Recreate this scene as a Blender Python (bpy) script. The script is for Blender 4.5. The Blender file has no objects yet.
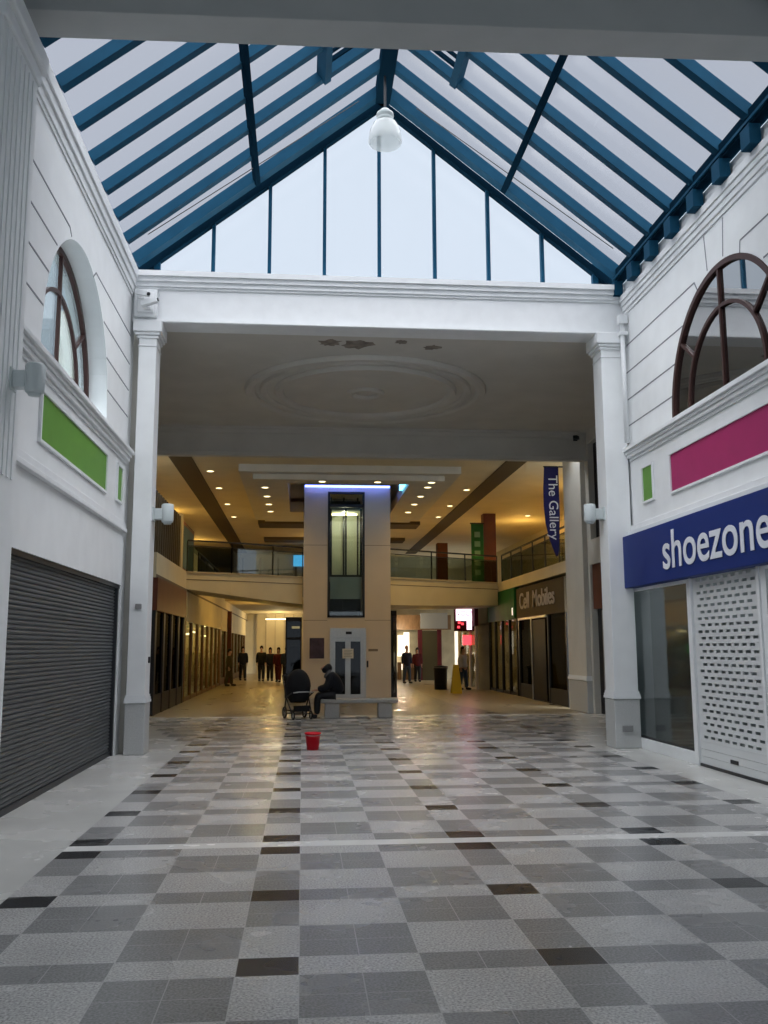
import bpy, math, random
from mathutils import Vector, Matrix
random.seed(7)
PI = math.pi
S = bpy.context.scene
COL = S.collection

# ------------------------------------------------------------------ camera
RW = ((0.9960869862236934, -0.08829744726334911, -0.003778449758232361),
      (-0.009229242628420342, -0.14644454668067655, 0.9891758265485447),
      (-0.08789503374084993, -0.985270295682493, -0.14668642571631368))
cam_d = bpy.data.cameras.new('camera'); cam = bpy.data.objects.new('camera', cam_d); COL.objects.link(cam)
cam_d.sensor_fit = 'VERTICAL'; cam_d.sensor_height = 36.0; cam_d.lens = 915.0 * 36.0 / 1024.0
cam_d.clip_start = .05; cam_d.clip_end = 400
m = Matrix(RW).transposed().to_4x4(); m.translation = Vector((0, 0, 1.65)); cam.matrix_world = m
S.camera = cam

# ------------------------------------------------------------------ world, sun, exposure
W = bpy.data.worlds.new('world'); S.world = W; W.use_nodes = True
bg = W.node_tree.nodes['Background']
bg.inputs['Color'].default_value = (.76, .87, 1.0, 1); bg.inputs['Strength'].default_value = 1.38
sun_d = bpy.data.lights.new('overcast_sun', 'SUN'); sun_d.energy = 22.5; sun_d.angle = math.radians(120)
sun_d.color = (.93, .97, 1.0)
sun = bpy.data.objects.new('overcast_sun', sun_d); COL.objects.link(sun)
sun.rotation_euler = (math.radians(8), 0, 0)
S.view_settings.view_transform = 'Standard'; S.view_settings.look = 'None'
S.view_settings.gamma = 1; S.view_settings.use_curve_mapping = False; S.view_settings.exposure = 0.0

# ------------------------------------------------------------------ materials
def mat(name, col, rough=.6, metal=0.0, var=0.0, scale=8.0, bump=0.0, emit=None, spec=.25, detail=4, stretch=None):
    M = bpy.data.materials.new(name); M.use_nodes = True
    nt = M.node_tree; b = nt.nodes['Principled BSDF']
    b.inputs['Base Color'].default_value = (*col, 1); b.inputs['Roughness'].default_value = rough
    b.inputs['Metallic'].default_value = metal; b.inputs['Specular IOR Level'].default_value = spec
    if emit:
        b.inputs['Emission Color'].default_value = (*emit[0], 1); b.inputs['Emission Strength'].default_value = emit[1]
    if var or bump:
        tc = nt.nodes.new('ShaderNodeTexCoord'); mp = nt.nodes.new('ShaderNodeMapping')
        nt.links.new(tc.outputs['Object'], mp.inputs[0])
        if stretch: mp.inputs['Scale'].default_value = stretch
        n = nt.nodes.new('ShaderNodeTexNoise'); n.inputs['Scale'].default_value = scale; n.inputs['Detail'].default_value = detail
        nt.links.new(mp.outputs[0], n.inputs['Vector'])
        if var:
            r = nt.nodes.new('ShaderNodeMapRange')
            r.inputs['From Min'].default_value = .3; r.inputs['From Max'].default_value = .7
            r.inputs['To Min'].default_value = 1 - var; r.inputs['To Max'].default_value = 1 + var
            nt.links.new(n.outputs['Fac'], r.inputs['Value'])
            mx = nt.nodes.new('ShaderNodeVectorMath'); mx.operation = 'SCALE'
            mx.inputs[0].default_value = col; nt.links.new(r.outputs[0], mx.inputs['Scale'])
            nt.links.new(mx.outputs[0], b.inputs['Base Color'])
        if bump:
            bp = nt.nodes.new('ShaderNodeBump'); bp.inputs['Strength'].default_value = bump; bp.inputs['Distance'].default_value = .01
            nt.links.new(n.outputs['Fac'], bp.inputs['Height']); nt.links.new(bp.outputs[0], b.inputs['Normal'])
    return M

def glass(name, tint, refl=.08, rough=.02, blend=.35, fres=.5):
    M = bpy.data.materials.new(name); M.use_nodes = True; nt = M.node_tree
    for n in list(nt.nodes): nt.nodes.remove(n)
    out = nt.nodes.new('ShaderNodeOutputMaterial'); mx = nt.nodes.new('ShaderNodeMixShader')
    t = nt.nodes.new('ShaderNodeBsdfTransparent'); t.inputs[0].default_value = (*tint, 1)
    g = nt.nodes.new('ShaderNodeBsdfGlossy'); g.inputs['Roughness'].default_value = rough
    lw = nt.nodes.new('ShaderNodeLayerWeight'); lw.inputs['Blend'].default_value = blend
    ad = nt.nodes.new('ShaderNodeMath'); ad.operation = 'ADD'; ad.inputs[1].default_value = refl; ad.use_clamp = True
    sc = nt.nodes.new('ShaderNodeMath'); sc.operation = 'MULTIPLY'; sc.inputs[1].default_value = fres
    nt.links.new(lw.outputs['Fresnel'], sc.inputs[0]); nt.links.new(sc.outputs[0], ad.inputs[0])
    nt.links.new(ad.outputs[0], mx.inputs[0]); nt.links.new(t.outputs[0], mx.inputs[1]); nt.links.new(g.outputs[0], mx.inputs[2])
    nt.links.new(mx.outputs[0], out.inputs[0])
    return M

M = {}
M['white'] = mat('white_paint', (.79, .81, .81), .6, var=.03, scale=3, bump=.03)
M['trimw'] = mat('white_trim_paint', (.77, .79, .795), .5, var=.03, scale=5)
M['joint'] = mat('wall_joint', (.22, .23, .25), .8)
M['plinth'] = mat('plinth_stone', (.50, .51, .50), .5, var=.12, scale=60)
M['beamg'] = mat('grey_beam_paint', (.42, .43, .42), .7, var=.04, scale=2)
M['blue'] = mat('blue_steel_paint', (.007, .055, .105), .7, spec=.08, var=.08, scale=4)
M['bluedk'] = mat('dark_blue_steel_paint', (.004, .016, .03), .9, spec=0.0)
M['ceil'] = mat('plaster_ceiling', (.60, .58, .53), .85, var=.05, scale=1.5)
M['cream'] = mat('cream_plaster', (.70, .61, .42), .7, var=.05, scale=1.2)
M['creamdk'] = mat('beige_plaster', (.52, .44, .30), .75, var=.05, scale=2)
M['slot'] = mat('brown_ceiling_slot', (.10, .075, .045), .8)
M['towerm'] = mat('tower_render', (.62, .53, .43), .6, var=.04, scale=1)
M['seam'] = mat('dark_seam', (.2, .16, .12), .8)
M['black'] = mat('black_paint', (.012, .012, .014), .5)
M['dark'] = mat('dark_metal', (.03, .032, .036), .4, .2)
M['brown'] = mat('brown_window_frame', (.06, .028, .024), .45)
M['redbrown'] = mat('red_brown_panel', (.14, .045, .025), .5, var=.1, scale=2)
M['green'] = mat('green_panel', (.13, .31, .05), .5, var=.04, scale=3)
M['magenta'] = mat('magenta_panel', (.38, .03, .13), .45, var=.04, scale=3)
M['signblue'] = mat('navy_sign', (.010, .03, .17), .5, spec=.2)
M['letter'] = mat('white_letters', (.72, .75, .80), .4)
M['shutter'] = mat('grey_shutter_steel', (.13, .14, .145), .42, .35, var=.12, scale=5, stretch=(1, .4, 3))
M['shutterw'] = mat('white_shutter_steel', (.66, .68, .68), .45)
M['steel'] = mat('brushed_steel', (.48, .48, .46), .35, .8, var=.06, scale=20)
M['lampgrey'] = mat('grey_lamp_metal', (.55, .60, .60), .45)
M['stone'] = mat('bench_stone', (.36, .35, .33), .6, var=.15, scale=40)
M['red'] = mat('red_plastic', (.62, .006, .018), .4)
M['yellow'] = mat('yellow_plastic', (.55, .38, .02), .45)
M['coat'] = mat('black_padded_coat', (.006, .007, .011), .7, var=.3, scale=12, bump=.4)
M['navy'] = mat('navy_cloth', (.012, .014, .03), .85)
M['jeans'] = mat('denim', (.04, .06, .10), .9)
M['maroon'] = mat('maroon_cloth', (.09, .015, .02), .9)
M['pale'] = mat('pale_cloth', (.5, .45, .42), .9)
M['olive'] = mat('olive_cloth', (.06, .05, .025), .9)
M['skin'] = mat('skin', (.48, .28, .20), .55)
M['hair'] = mat('dark_hair', (.02, .013, .01), .7)
M['fur'] = mat('grey_fur', (.13, .125, .12), .95, var=.4, scale=60, bump=.8)
M['fabric'] = mat('black_pram_fabric', (.01, .01, .012), .8, bump=.2, scale=80)
M['rubber'] = mat('black_rubber', (.012, .012, .012), .7)
M['paper'] = mat('paper', (.62, .62, .60), .7)
M['banner'] = mat('navy_banner', (.012, .012, .09), .6)
M['bannerg'] = mat('green_banner', (.015, .12, .03), .6, var=.3, scale=2)
M['shopin'] = mat('shop_interior', (.42, .36, .24), .8, var=.2, scale=1.5)
M['shoping'] = mat('grey_shop_interior', (.34, .37, .37), .8, var=.1, scale=1)
M['wood'] = mat('brown_wood', (.16, .09, .045), .5, var=.25, scale=3, stretch=(6, 6, 1))
M['gray'] = mat('mid_grey_paint', (.25, .25, .25), .6)
M['whiteem'] = mat('lamp_glow', (1, .9, .7), .5, emit=((1, .80, .42), 5))
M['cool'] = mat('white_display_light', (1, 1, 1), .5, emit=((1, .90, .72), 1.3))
M['blueled'] = mat('blue_led', (.1, .15, 1), .5, emit=((.16, .24, 1), 7))
M['cyanled'] = mat('cyan_led', (.1, .6, 1), .5, emit=((.15, .6, 1), 5))
M['screen'] = mat('cyan_screen', (.05, .4, .8), .4, emit=((.08, .5, 1.0), 1.6))
M['pinksign'] = mat('pink_lit_sign', (1, .8, .9), .5, emit=((1, .72, .9), 2.2))
M['redsign'] = mat('red_lit_sign', (1, .05, .05), .5, emit=((1, .06, .08), 2.0))
M['greensign'] = mat('green_lit_sign', (.05, .6, .1), .5, emit=((.08, .8, .16), 1.2))
M['lift'] = mat('lift_car_lining', (.62, .64, .5), .4, emit=None)
M['liftgrey'] = mat('lift_lower_panel', (.45, .52, .50), .5)
M['roofglass'] = glass('roof_glass', (.44, .42, .43), .01, rough=.3, fres=.06)
M['gableglass'] = glass('gable_glass', (.66, .655, .66), .01, rough=.2, fres=.06)
M['clear'] = glass('clear_glass', (.80, .85, .84), .04, fres=.25)
M['shopglass'] = glass('shop_window_glass', (.72, .75, .75), .10, rough=.05, fres=.25)
M['archglass'] = glass('arch_window_glass', (.42, .46, .46), .42, blend=.5)
M['paleglass'] = glass('arch_window_glass_pale', (.8, .85, .86), .12)
M['rail'] = glass('balustrade_glass', (.62, .68, .66), .06)
M['darkglass'] = glass('dark_shop_glass', (.22, .22, .20), .015, fres=.12)
M['lampglass'] = mat('ribbed_lamp_glass', (.72, .76, .76), .25); M['lampglass'].node_tree.nodes['Principled BSDF'].inputs['Alpha'].default_value = .45

# ------------------------------------------------------------------ mesh helpers
class MB:
    def __init__(s): s.v = []; s.f = []; s.mi = []; s.p = []
    def add(s, vs, fs, mi=0):
        s.p.append((list(vs), list(fs), mi))
        o = len(s.v); s.v += [tuple(v) for v in vs]; s.f += [tuple(i + o for i in f) for f in fs]; s.mi += [mi] * len(fs)
        return s
    def box(s, x0, x1, y0, y1, z0, z1, mi=0):
        vs = [(x, y, z) for x in (x0, x1) for y in (y0, y1) for z in (z0, z1)]
        return s.add(vs, [(0, 1, 3, 2), (4, 6, 7, 5), (0, 4, 5, 1), (2, 3, 7, 6), (0, 2, 6, 4), (1, 5, 7, 3)], mi)
    def bar(s, p, q, w, h, up=(0, 0, 1), mi=0):
        p = Vector(p); q = Vector(q); d = (q - p).normalized(); up = Vector(up)
        a = d.cross(up)
        if a.length < 1e-5: a = d.cross(Vector((1, 0, 0)))
        a.normalize(); b = a.cross(d).normalized(); a = a * w / 2; b = b * h / 2
        vs = [p - a - b, p + a - b, p + a + b, p - a + b, q - a - b, q + a - b, q + a + b, q - a + b]
        return s.add(vs, [(0, 1, 2, 3), (7, 6, 5, 4), (0, 4, 5, 1), (1, 5, 6, 2), (2, 6, 7, 3), (3, 7, 4, 0)], mi)
    def tube(s, pts, r, n=8, mi=0, cap=True):
        pts = [Vector(p) for p in pts]; rings = []
        rr = r if isinstance(r, (list, tuple)) else [r] * len(pts)
        prev = None
        for i, p in enumerate(pts):
            d = (pts[min(i + 1, len(pts) - 1)] - pts[max(i - 1, 0)]).normalized()
            a = d.cross(Vector((0, 0, 1)))
            if a.length < 1e-3: a = d.cross(Vector((1, 0, 0)))
            a.normalize()
            if prev is not None and a.dot(prev) < 0: a = -a
            prev = a; b = d.cross(a).normalized()
            rings.append([p + (a * math.cos(2 * PI * k / n) + b * math.sin(2 * PI * k / n)) * rr[i] for k in range(n)])
        vs = [v for rg in rings for v in rg]; fs = []
        for i in range(len(pts) - 1):
            for k in range(n):
                k2 = (k + 1) % n; fs.append((i * n + k, i * n + k2, (i + 1) * n + k2, (i + 1) * n + k))
        if cap: fs += [tuple(range(n))[::-1], tuple((len(pts) - 1) * n + k for k in range(n))]
        return s.add(vs, fs, mi)
    def lathe(s, prof, c=(0, 0, 0), n=24, mi=0):
        vs = []; fs = []
        for (r, z) in prof:
            vs += [(c[0] + r * math.cos(2 * PI * k / n), c[1] + r * math.sin(2 * PI * k / n), c[2] + z) for k in range(n)]
        for i in range(len(prof) - 1):
            for k in range(n):
                k2 = (k + 1) % n; fs.append((i * n + k, i * n + k2, (i + 1) * n + k2, (i + 1) * n + k))
        return s.add(vs, fs, mi)
    def sweep(s, prof, axis, a0, a1, mi=0):
        """profile of (u, z) points closed, extruded along axis 'x' or 'y'."""
        n = len(prof)
        if axis == 'y': vs = [(u, a0, z) for u, z in prof] + [(u, a1, z) for u, z in prof]
        else: vs = [(a0, u, z) for u, z in prof] + [(a1, u, z) for u, z in prof]
        fs = [(k, (k + 1) % n, n + (k + 1) % n, n + k) for k in range(n)] + [tuple(range(n))[::-1], tuple(range(n, 2 * n))]
        return s.add(vs, fs, mi)
    def poly(s, pts, ext, mi=0):
        """planar outline extruded by vector ext."""
        n = len(pts); e = Vector(ext)
        vs = [Vector(p) for p in pts] + [Vector(p) + e for p in pts]
        fs = [(k, (k + 1) % n, n + (k + 1) % n, n + k) for k in range(n)] + [tuple(range(n))[::-1], tuple(range(n, 2 * n))]
        return s.add(vs, fs, mi)
    def build(s, name, mats, parent=None, smooth=False, bevel=0, **props):
        me = bpy.data.meshes.new(name); me.from_pydata(s.v, [], s.f)
        for mt in (mats if isinstance(mats, (list, tuple)) else [mats]): me.materials.append(M[mt] if isinstance(mt, str) else mt)
        for p, k in zip(me.polygons, s.mi): p.material_index = k; p.use_smooth = smooth
        me.update(); o = bpy.data.objects.new(name, me); COL.objects.link(o)
        if parent: o.parent = parent; o.matrix_parent_inverse = Matrix.Translation(parent.location).inverted() if False else Matrix()
        if parent is not None:   # geometry is written in world coordinates: keep it there
            o.location = -Vector(parent_world(parent))
        if bevel:
            bv = o.modifiers.new('bevel', 'BEVEL'); bv.width = bevel; bv.segments = 2; bv.limit_method = 'ANGLE'
        for k, v in props.items(): o[k] = v
        return o

def each(mb, name, mats, parent, **k):
    for (vs, fs, mi) in mb.p: MB().add(vs, fs, mi).build(name, mats, parent, **k)

def parent_world(p):
    v = Vector(p.location)
    while p.parent: p = p.parent; v += Vector(p.location)
    return v

def thing(name, label, cat, loc=(0, 0, 0), group=None):
    o = bpy.data.objects.new(name, None); COL.objects.link(o); o.empty_display_size = .1
    o.location = loc; o['label'] = label; o['category'] = cat
    if group: o['group'] = group
    return o
def tag(o, label, cat, group=None):
    o['label'] = label; o['category'] = cat
    if group: o['group'] = group
    return o
def struct(o): o['kind'] = 'structure'; return o
def B(*a): return MB().box(*a)

def text_obj(name, body, size, m, parent, origin, xdir, updir, depth=.01, bold=0.0, sx=1.0, extra=None):
    cu = bpy.data.curves.new(name, 'FONT'); cu.body = body; cu.size = size; cu.extrude = depth; cu.offset = bold
    tmp = bpy.data.objects.new(name, cu); COL.objects.link(tmp)
    bpy.context.view_layer.update()
    me = bpy.data.meshes.new_from_object(tmp.evaluated_get(bpy.context.evaluated_depsgraph_get()))
    bpy.data.objects.remove(tmp)
    X = Vector(xdir).normalized(); U = Vector(updir).normalized(); N = X.cross(U)
    pw = parent_world(parent)
    for v in me.vertices:
        c = v.co.copy(); v.co = Vector(origin) + X * c.x * sx + U * c.y + N * c.z - pw
    me.materials.clear(); me.materials.append(M[m])
    for p in me.polygons: p.material_index = 0
    o = bpy.data.objects.new(name, me); COL.objects.link(o); o.parent = parent
    return o

XL, XR = -2.9, 5.6          # side walls of the glazed bay
YP = 15.0                   # front of the portal
CX = 1.35

# ------------------------------------------------------------------ floor
def floor():
    mb = MB()
    T = .325; U = .2795
    Y0 = 4.94 - 16.6 * U - 0.02
    # rows: strip widths repeat 1,2,2; a white line every section
    rows = []           # (y0,y1,kind) kind: parity or 'w'
    y = 8.02            # far edge of black row just before the first white line
    # near section, going towards the camera from the white line
    seq = [1, 2, 2]; yy = 8.06; i = 0; near = []
    while yy > -3:
        h = seq[i % 3] * U; near.append((yy - h, yy, i, seq[i % 3])); yy -= h; i += 1
    near.reverse()
    far = []; yy = 8.26; i = 0
    while yy < 15.75:
        h = seq[i % 3] * U; far.append((yy, yy + h, i, seq[i % 3])); yy += h; i += 1
    y2 = yy
    far2 = []; yy = y2 + .2; i = 0
    while yy < 22.6:
        h = seq[i % 3] * U; far2.append((yy, yy + h, i, seq[i % 3])); yy += h; i += 1
    yend = yy
    cols = []; x = -1.95; i = 0
    while x < 4.86:
        w = seq[i % 3] * T; cols.append((x, x + w, i, seq[i % 3])); x += w; i += 1
    xr = x
    wide = []; x = -1.95; i = 0; ext = []
    while x > -3.6:
        w = seq[(-i - 1) % 3] * T; ext.append((x - w, x, -i - 1, seq[(-i - 1) % 3])); x -= w; i += 1
    i = len(cols); x = xr
    while x < 6.9:
        w = seq[i % 3] * T; ext.append((x, x + w, i, seq[i % 3])); x += w; i += 1
    def q(x0, x1, y0, y1, mi): mb.add([(x0, y0, 0), (x1, y0, 0), (x1, y1, 0), (x0, y1, 0)], [(0, 1, 2, 3)], mi)
    def quad(p, mi): mb.add([(a, b, 0) for a, b in p], [tuple(range(len(p)))], mi)
    def field(rs, cs, par):
        for (a, b, ri, rw) in rs:
            for (c, d, ci, cw) in cs:
                if rw == 1 and cw == 1: k = 2
                else: k = (ri + ci + par) % 2
                q(c, d, a, b, k)
    field(near, cols, 0); field(far, cols, 0)
    q(-1.95, xr, 8.06, 8.26, 3)
    q(-1.95, xr, y2, y2 + .2, 3)
    q(-6, -1.95, -3, y2 + .2, 4); q(xr, 9, -3, y2 + .2, 4)
    # rotunda field flares out behind the portal
    def flare(y): return min(1.75, max(0, (y - y2 - .2) * .30))
    for (a, b, ri, rw) in far2:
        ym = (a + b) / 2; f = flare(ym)
        xs0 = -1.95 - f; xs1 = xr + f
        for (c, d, ci, cw) in cols + ext:
            c2 = max(c, xs0); d2 = min(d, xs1)
            if d2 - c2 < .01: continue
            q(c2, d2, a, b, 2 if (rw == 1 and cw == 1) else (ri + ci) % 2)
        q(-6, xs0, a, b, 4); q(xs1, 12, a, b, 4)
    q(-6, 12, yend, yend + .25, 3)
    yb = yend + .25
    quad([(-6, yb), (-2.2, yb), (-1.5, 27), (-1.5, 38), (-6, 38)], 5)
    quad([(-2.2, yb), (5.2, yb), (4.4, 27), (4.4, 38), (-1.5, 38), (-1.5, 27)], 6)
    quad([(5.2, yb), (12, yb), (12, 38), (4.4, 38), (4.4, 27)], 5)
    q(-6, 12, 38, 75, 5)
    def tile(name, col, var=.25, rough=.25, sc=120, joint=True, T=T, U=U):
        Mt = bpy.data.materials.new(name); Mt.use_nodes = True; nt = Mt.node_tree; b = nt.nodes['Principled BSDF']
        b.inputs['Roughness'].default_value = rough; b.inputs['Specular IOR Level'].default_value = .5
        tc = nt.nodes.new('ShaderNodeTexCoord')
        n = nt.nodes.new('ShaderNodeTexNoise'); n.inputs['Scale'].default_value = sc; n.inputs['Detail'].default_value = 2
        nt.links.new(tc.outputs['Object'], n.inputs['Vector'])
        n2 = nt.nodes.new('ShaderNodeTexNoise'); n2.inputs['Scale'].default_value = 1.3; n2.inputs['Detail'].default_value = 3
        nt.links.new(tc.outputs['Object'], n2.inputs['Vector'])
        r = nt.nodes.new('ShaderNodeMapRange'); r.inputs['From Min'].default_value = .3; r.inputs['From Max'].default_value = .7
        r.inputs['To Min'].default_value = 1 - var; r.inputs['To Max'].default_value = 1 + var
        nt.links.new(n.outputs['Fac'], r.inputs['Value'])
        r2 = nt.nodes.new('ShaderNodeMapRange'); r2.inputs['From Min'].default_value = .3; r2.inputs['From Max'].default_value = .7
        r2.inputs['To Min'].default_value = .92; r2.inputs['To Max'].default_value = 1.08
        nt.links.new(n2.outputs['Fac'], r2.inputs['Value'])
        mu = nt.nodes.new('ShaderNodeMath'); mu.operation = 'MULTIPLY'; nt.links.new(r.outputs[0], mu.inputs[0]); nt.links.new(r2.outputs[0], mu.inputs[1])
        sv = nt.nodes.new('ShaderNodeVectorMath'); sv.operation = 'SCALE'; sv.inputs[0].default_value = col
        nt.links.new(mu.outputs[0], sv.inputs['Scale'])
        src = sv.outputs[0]
        rr = nt.nodes.new('ShaderNodeMapRange'); rr.inputs['To Min'].default_value = rough - .05; rr.inputs['To Max'].default_value = rough + .08
        nt.links.new(n2.outputs['Fac'], rr.inputs['Value']); nt.links.new(rr.outputs[0], b.inputs['Roughness'])
        if joint:
            sep = nt.nodes.new('ShaderNodeSeparateXYZ'); nt.links.new(tc.outputs['Object'], sep.inputs[0])
            mxs = []
            for ax, per, off in (('X', T, 1.95 + T * 20), ('Y', U, -8.06 + U * 60)):
                a = nt.nodes.new('ShaderNodeMath'); a.operation = 'ADD'; a.inputs[1].default_value = off; nt.links.new(sep.outputs[ax], a.inputs[0])
                d = nt.nodes.new('ShaderNodeMath'); d.operation = 'DIVIDE'; d.inputs[1].default_value = per; nt.links.new(a.outputs[0], d.inputs[0])
                fr = nt.nodes.new('ShaderNodeMath'); fr.operation = 'FRACT'; nt.links.new(d.outputs[0], fr.inputs[0])
                su = nt.nodes.new('ShaderNodeMath'); su.operation = 'SUBTRACT'; su.inputs[1].default_value = .5; nt.links.new(fr.outputs[0], su.inputs[0])
                ab = nt.nodes.new('ShaderNodeMath'); ab.operation = 'ABSOLUTE'; nt.links.new(su.outputs[0], ab.inputs[0])
                gt = nt.nodes.new('ShaderNodeMath'); gt.operation = 'GREATER_THAN'; gt.inputs[1].default_value = .491; nt.links.new(ab.outputs[0], gt.inputs[0])
                mxs.append(gt)
            mm = nt.nodes.new('ShaderNodeMath'); mm.operation = 'MAXIMUM'; nt.links.new(mxs[0].outputs[0], mm.inputs[0]); nt.links.new(mxs[1].outputs[0], mm.inputs[1])
            ml = nt.nodes.new('ShaderNodeMath'); ml.operation = 'MULTIPLY'; ml.inputs[1].default_value = .65; nt.links.new(mm.outputs[0], ml.inputs[0])
            mix = nt.nodes.new('ShaderNodeMix'); mix.data_type = 'RGBA'; nt.links.new(ml.outputs[0], mix.inputs[0])
            nt.links.new(src, mix.inputs[6]); mix.inputs[7].default_value = (.55, .55, .53, 1); src = mix.outputs[2]
        nt.links.new(src, b.inputs['Base Color'])
        return Mt
    mats = [tile('floor_light_tile', (.50, .495, .48), .42, sc=70), tile('floor_grey_tile', (.265, .265, .262), .32, sc=70),
            tile('floor_black_tile', (.018, .018, .02), .5), tile('floor_white_line', (.78, .78, .75), .1, joint=False),
            tile('floor_pale_border', (.60, .60, .57), .1, joint=False), tile('floor_hall_tan', (.30, .25, .165), .12, .28, joint=False),
            tile('floor_hall_brown', (.14, .115, .08), .15, .28)]
    struct(mb.build('floor', mats))
floor()

# ------------------------------------------------------------------ side walls with arched openings
def column_wall(mb, x0, x1, ya, yb, z0, z1, opens):
    ys = {ya, yb}
    for (a, b, bot, top) in opens:
        n = 40 if callable(top) else 1
        for k in range(n + 1): ys.add(a + (b - a) * k / n)
    ys = sorted(y for y in ys if ya <= y <= yb)
    for p, q in zip(ys[:-1], ys[1:]):
        if q - p < 1e-6: continue
        md = (p + q) / 2
        act = sorted([o for o in opens if o[0] < md < o[1]], key=lambda o: o[2])
        lo = (z0, z0)
        segs = []
        for (a, b, bot, top) in act:
            t = top if callable(top) else (lambda y, t=top: t)
            if bot > lo[0] + 1e-6: segs.append((lo[0], lo[1], bot, bot))
            lo = (t(p), t(q))
        segs.append((lo[0], lo[1], z1, z1))
        for (l0, l1, h0, h1) in segs:
            vs = [(x0, p, l0), (x1, p, l0), (x1, q, l1), (x0, q, l1), (x0, p, h0), (x1, p, h0), (x1, q, h1), (x0, q, h1)]
            mb.add(vs, [(0, 3, 2, 1), (4, 5, 6, 7), (0, 1, 5, 4), (1, 2, 6, 5), (2, 3, 7, 6), (3, 0, 4, 7)])

def arch_top(yc, R, zs): return lambda y: zs + math.sqrt(max(0, R * R - (y - yc) ** 2))
LC, RC, RR, ZS = 11.72, 11.42, 1.72, 5.1
ZW = 8.0
mb = MB(); column_wall(mb, -3.35, XL, 2, 15.3, 0, ZW, [(LC - RR, LC + RR, 4.80, arch_top(LC, RR, ZS)), (9.15, 15.0, 0, 2.66)])
struct(mb.build('wall_left', 'white'))
mb = MB(); column_wall(mb, XR, XR + .35, 2, 15.5, 0, ZW, [(RC - RR, RC + RR, 5.0, arch_top(RC, RR, ZS)), (4.0, 15.32, 0.10, 2.62)])
struct(mb.build('wall_right', 'white'))

# thin shadow joints of the rendered walls
def joints():
    n = 0
    def strip(mb, x, y0, z0, y1, z1): mb.bar((x, y0, z0), (x, y1, z1), .006, .02, up=(1, 0, 0)) if False else mb.bar((x, y0, z0), (x, y1, z1), .022, .006, up=(1, 0, 0))
    mb = MB(); x = XL + .001
    def ar(z, R): return math.sqrt(max(0, R * R - (z - ZS) ** 2))
    for z, ye in ((6.80, 10.95), (6.33, LC - 1.28), (5.88, LC - 1.55), (5.43, LC - 1.70)): strip(mb, x, 9.12, z, ye, z)
    for z, ys in ((6.82, 12.4), (6.33, LC + 1.28), (5.88, LC + 1.55), (5.43, LC + 1.70)): strip(mb, x, ys, z, 15.0, z)
    strip(mb, x, 10.95, 6.8, 11.05, 6.72); strip(mb, x, 12.4, 6.82, 12.25, 6.7)
    struct(mb.build('trim_1', 'joint'))
    mb = MB(); x = XR - .001
    for z, s in ((6.85, 12.15), (6.37, 12.62), (5.89, 12.93), (5.43, 13.12)): strip(mb, x, s, z, 15.0, z)
    for z, s in ((6.85, 10.75), (6.37, 10.2), (5.89, 9.9), (5.43, 9.75)): strip(mb, x, 8.9, z, s, z)
    strip(mb, x, 11.77, 7.38, 11.72, 6.85); strip(mb, x, 11.18, 7.38, 11.24, 6.85); strip(mb, x, 10.75, 6.85, 10.78, 6.68); strip(mb, x, 12.15, 6.85, 12.05, 6.68)
    struct(mb.build('trim_2', 'joint'))
joints()

# cornices, sills, string courses (profile swept along the wall; s = +1 points into the bay)
def moulding(name, xw, s, zs, prot, y0, y1, m='trimw'):
    """stepped moulding between z levels zs with projections prot"""
    mb = MB()
    for (a, b), p in zip(zip(zs[:-1], zs[1:]), prot):
        mb.box(min(xw, xw + s * p), max(xw, xw + s * p), y0, y1, a, b)
    return struct(mb.build(name, m, bevel=.008))
moulding('trim_3', XL, 1, (7.50, 7.56, 7.68, 7.80, 7.97), (.02, .04, .07, .10), 9.06, YP)
moulding('trim_4', XR, -1, (7.40, 7.47, 7.56, 7.64, 7.75), (.02, .04, .06, .08), 9.06, YP)
moulding('trim_5', XL, 1, (4.62, 4.67, 4.73, 4.78, 4.84), (.03, .07, .10, .14), 8.76, YP - .01)
moulding('trim_6', XR, -1, (4.79, 4.84, 4.90, 4.95, 5.02), (.03, .07, .10, .14), 7.0, YP - .01)
moulding('trim_7', XL, 1, (3.50, 3.56, 3.66), (.07, .04), 8.76, YP - .01)
moulding('trim_8', XR, -1, (3.50, 3.58, 3.68), (.12, .06), 7.0, YP - .01)

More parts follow.
